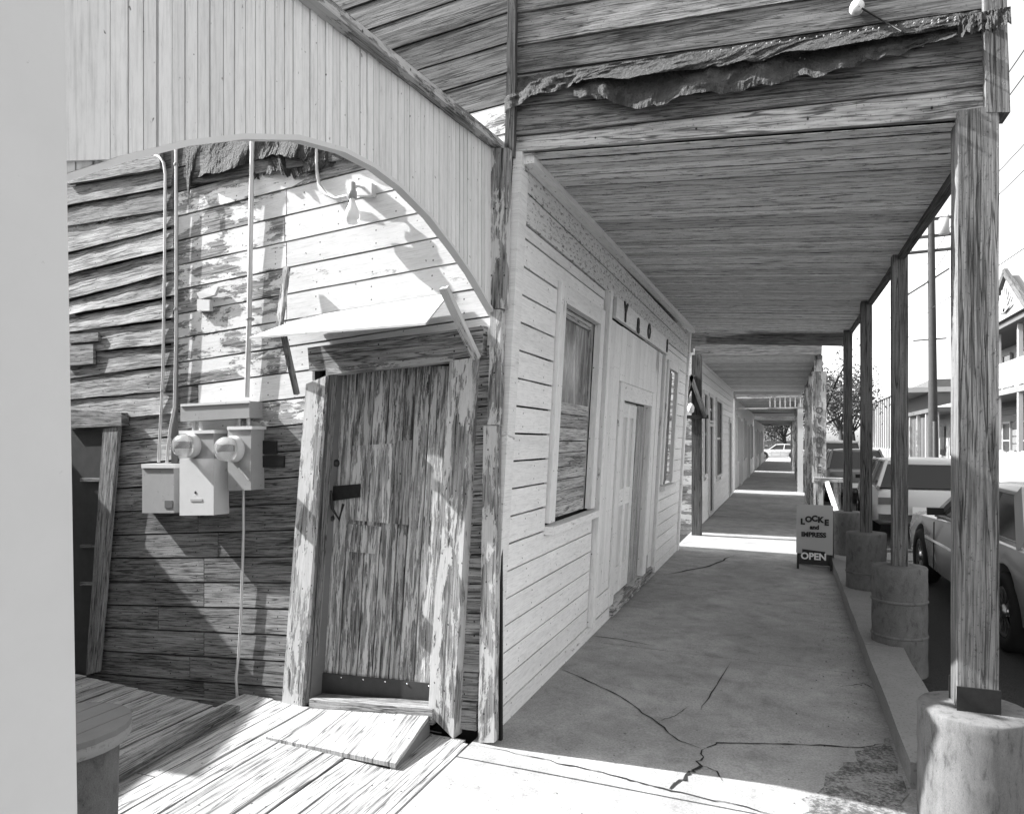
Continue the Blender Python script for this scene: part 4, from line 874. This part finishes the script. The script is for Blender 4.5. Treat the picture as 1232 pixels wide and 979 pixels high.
# utility pole and wires
pb = Vector((6.09, 36.5, -.15))
up = thing('utility_pole', 'tall wooden utility pole with crossarms across the street', 'utility pole', pb)
put(MB().tube([pb, pb + Vector((-.05, 0, 6)), pb + Vector((-.10, 0, 12.0))], .20, 12, .13).build('pole', 'bark'), up)
ptop = pb + Vector((-.1, 0, 0))
for zz, L in ((11.5, 1.3), (10.75, 1.4), (10.1, 1.6)):
    arm = put(bar('crossarm', ptop + Vector((-L, 0, zz)), ptop + Vector((L, .3, zz + .15)), .12, .1, 'post_dark', None, (0, 0, 1)), up)
    for s in (-.9, -.5, .5, .9):
        o_ = MB().lathe([(.04, 0), (.055, .06), (.03, .1), (.05, .14), (0, .17)], ptop + Vector((L * s, .15 * s, zz + .08 + .07 * s)), UP, 10).build('insulator', 'far_grey'); put(o_, up)
put(MB().lathe([(.0, 0), (.2, 0), (.2, .7), (0, .72)], ptop + Vector((.45, -.3, 10.75)), UP, 14).build('transformer', 'far_grey'), up)
put(bar('step_arm', ptop + Vector((-.7, 0, 6.2)), ptop + Vector((.6, 0, 6.25)), .06, .06, 'post_dark', None, (0, 0, 1)), up)
put(bar('brace', ptop + Vector((-1.0, -.1, 8.2)), ptop + Vector((.7, 0, 9.3)), .07, .06, 'post_dark', None, (0, 0, 1)), up)
put(MB().tube([pb + Vector((0, -.22, .0)), pb + Vector((0, -.2, 2.6))], .07, 8).build('riser', 'post_dark'), up)
WR = [(-1.1, 11.65, 'lowest-left wire from the top crossarm of the pole'), (1.1, 11.75, 'outer right wire from the top crossarm of the pole'), (-1.2, 10.9, 'wire from the left end of the middle crossarm'),
      (1.2, 11.0, 'wire from the right end of the middle crossarm'), (0, 7.6, 'thick service cable low on the pole')]
for dx, zz, lab in WR:
    a = ptop + Vector((dx, .1, zz)); b = Vector((7.4 + dx * .8, -14, zz + .4)); pts = []
    for i in range(25):
        s = i / 24; p = a.lerp(b, s); p.z -= 2.0 * 4 * s * (1 - s) * .35; pts.append(p)
    c = Vector((6.0 + dx, 82, zz - .6)); p2 = []
    for i in range(1, 15):
        s = i / 14; p = a.lerp(c, s); p.z -= 4 * s * (1 - s) * .8; p2.append(p)
    wt = MB().tube(list(reversed(p2)) + pts, .014, 5).build('power_line', 'black'); tag(wt, lab, 'wire', 'wires strung from the utility pole')
# trees
def tree(label, base, h, rad, trunk_h, seed, leaves=2600, bare=False):
    r = random.Random(seed); base = Vector(base); t = thing('tree', label, 'tree', base, 'trees up the street')
    tb = MB(); tips = []
    tb.tube([base, base + Vector((.1, 0, trunk_h * .6)), base + Vector((.0, .1, trunk_h))], .22, 9, .14)
    for i in range(9):
        an = r.uniform(0, 6.28); p = base + Vector((0, .1, trunk_h * r.uniform(.75, 1))); q = base + Vector((math.cos(an) * rad * r.uniform(.4, .9), math.sin(an) * rad * r.uniform(.4, .9), r.uniform(trunk_h * 1.05, h * .93)))
        m = p.lerp(q, .5) + Vector((r.gauss(0, .2), r.gauss(0, .2), .25)); tb.tube([p, m, q], .09, 6, .02); tips += [q, m]
        for _ in range(4):
            e = q.lerp(m, r.random()) + Vector((r.gauss(0, rad * .25), r.gauss(0, rad * .25), r.gauss(.3, rad * .2))); tb.tube([q.lerp(m, .4), e], .03, 5, .008); tips.append(e)
    put(tb.build('trunk', 'bark'), t)
    lb_ = MB()
    for _ in range(leaves):
        c = r.choice(tips) + Vector((r.gauss(0, 1), r.gauss(0, 1), r.gauss(0, .8))) * rad * .17; s = r.uniform(.07, .16)
        u = Vector((r.gauss(0, 1), r.gauss(0, 1), r.gauss(0, 1))).normalized(); v = u.orthogonal().normalized()
        lb_.add([c - u * s, c + v * s * .55, c + u * s, c - v * s * .55], [(0, 1, 2, 3)])
    put(lb_.build('crown', 'leaf'), t)
tree('leafy tree closing the view at the end of the covered sidewalk', (-.2, 84, -.2), 8.5, 4.2, 2.2, 3, 11000)
tree('leafy tree right of the sidewalk end behind the far posts', (4.2, 66, -.2), 8.2, 3.0, 3.0, 5, 3800)
tree('thin tree seen between the two dark posts', (5.6, 72, -.2), 7.8, 2.6, 2.8, 9, 1800)
tree('sparse bare tree beyond the sign post', (1.9, 46, -.2), 9.0, 2.6, 3.4, 12, 900)
wl = struct(MB().box(-14, 6, 92, 92.4, -.2, 1.6).build('far_hedge', 'grass'))
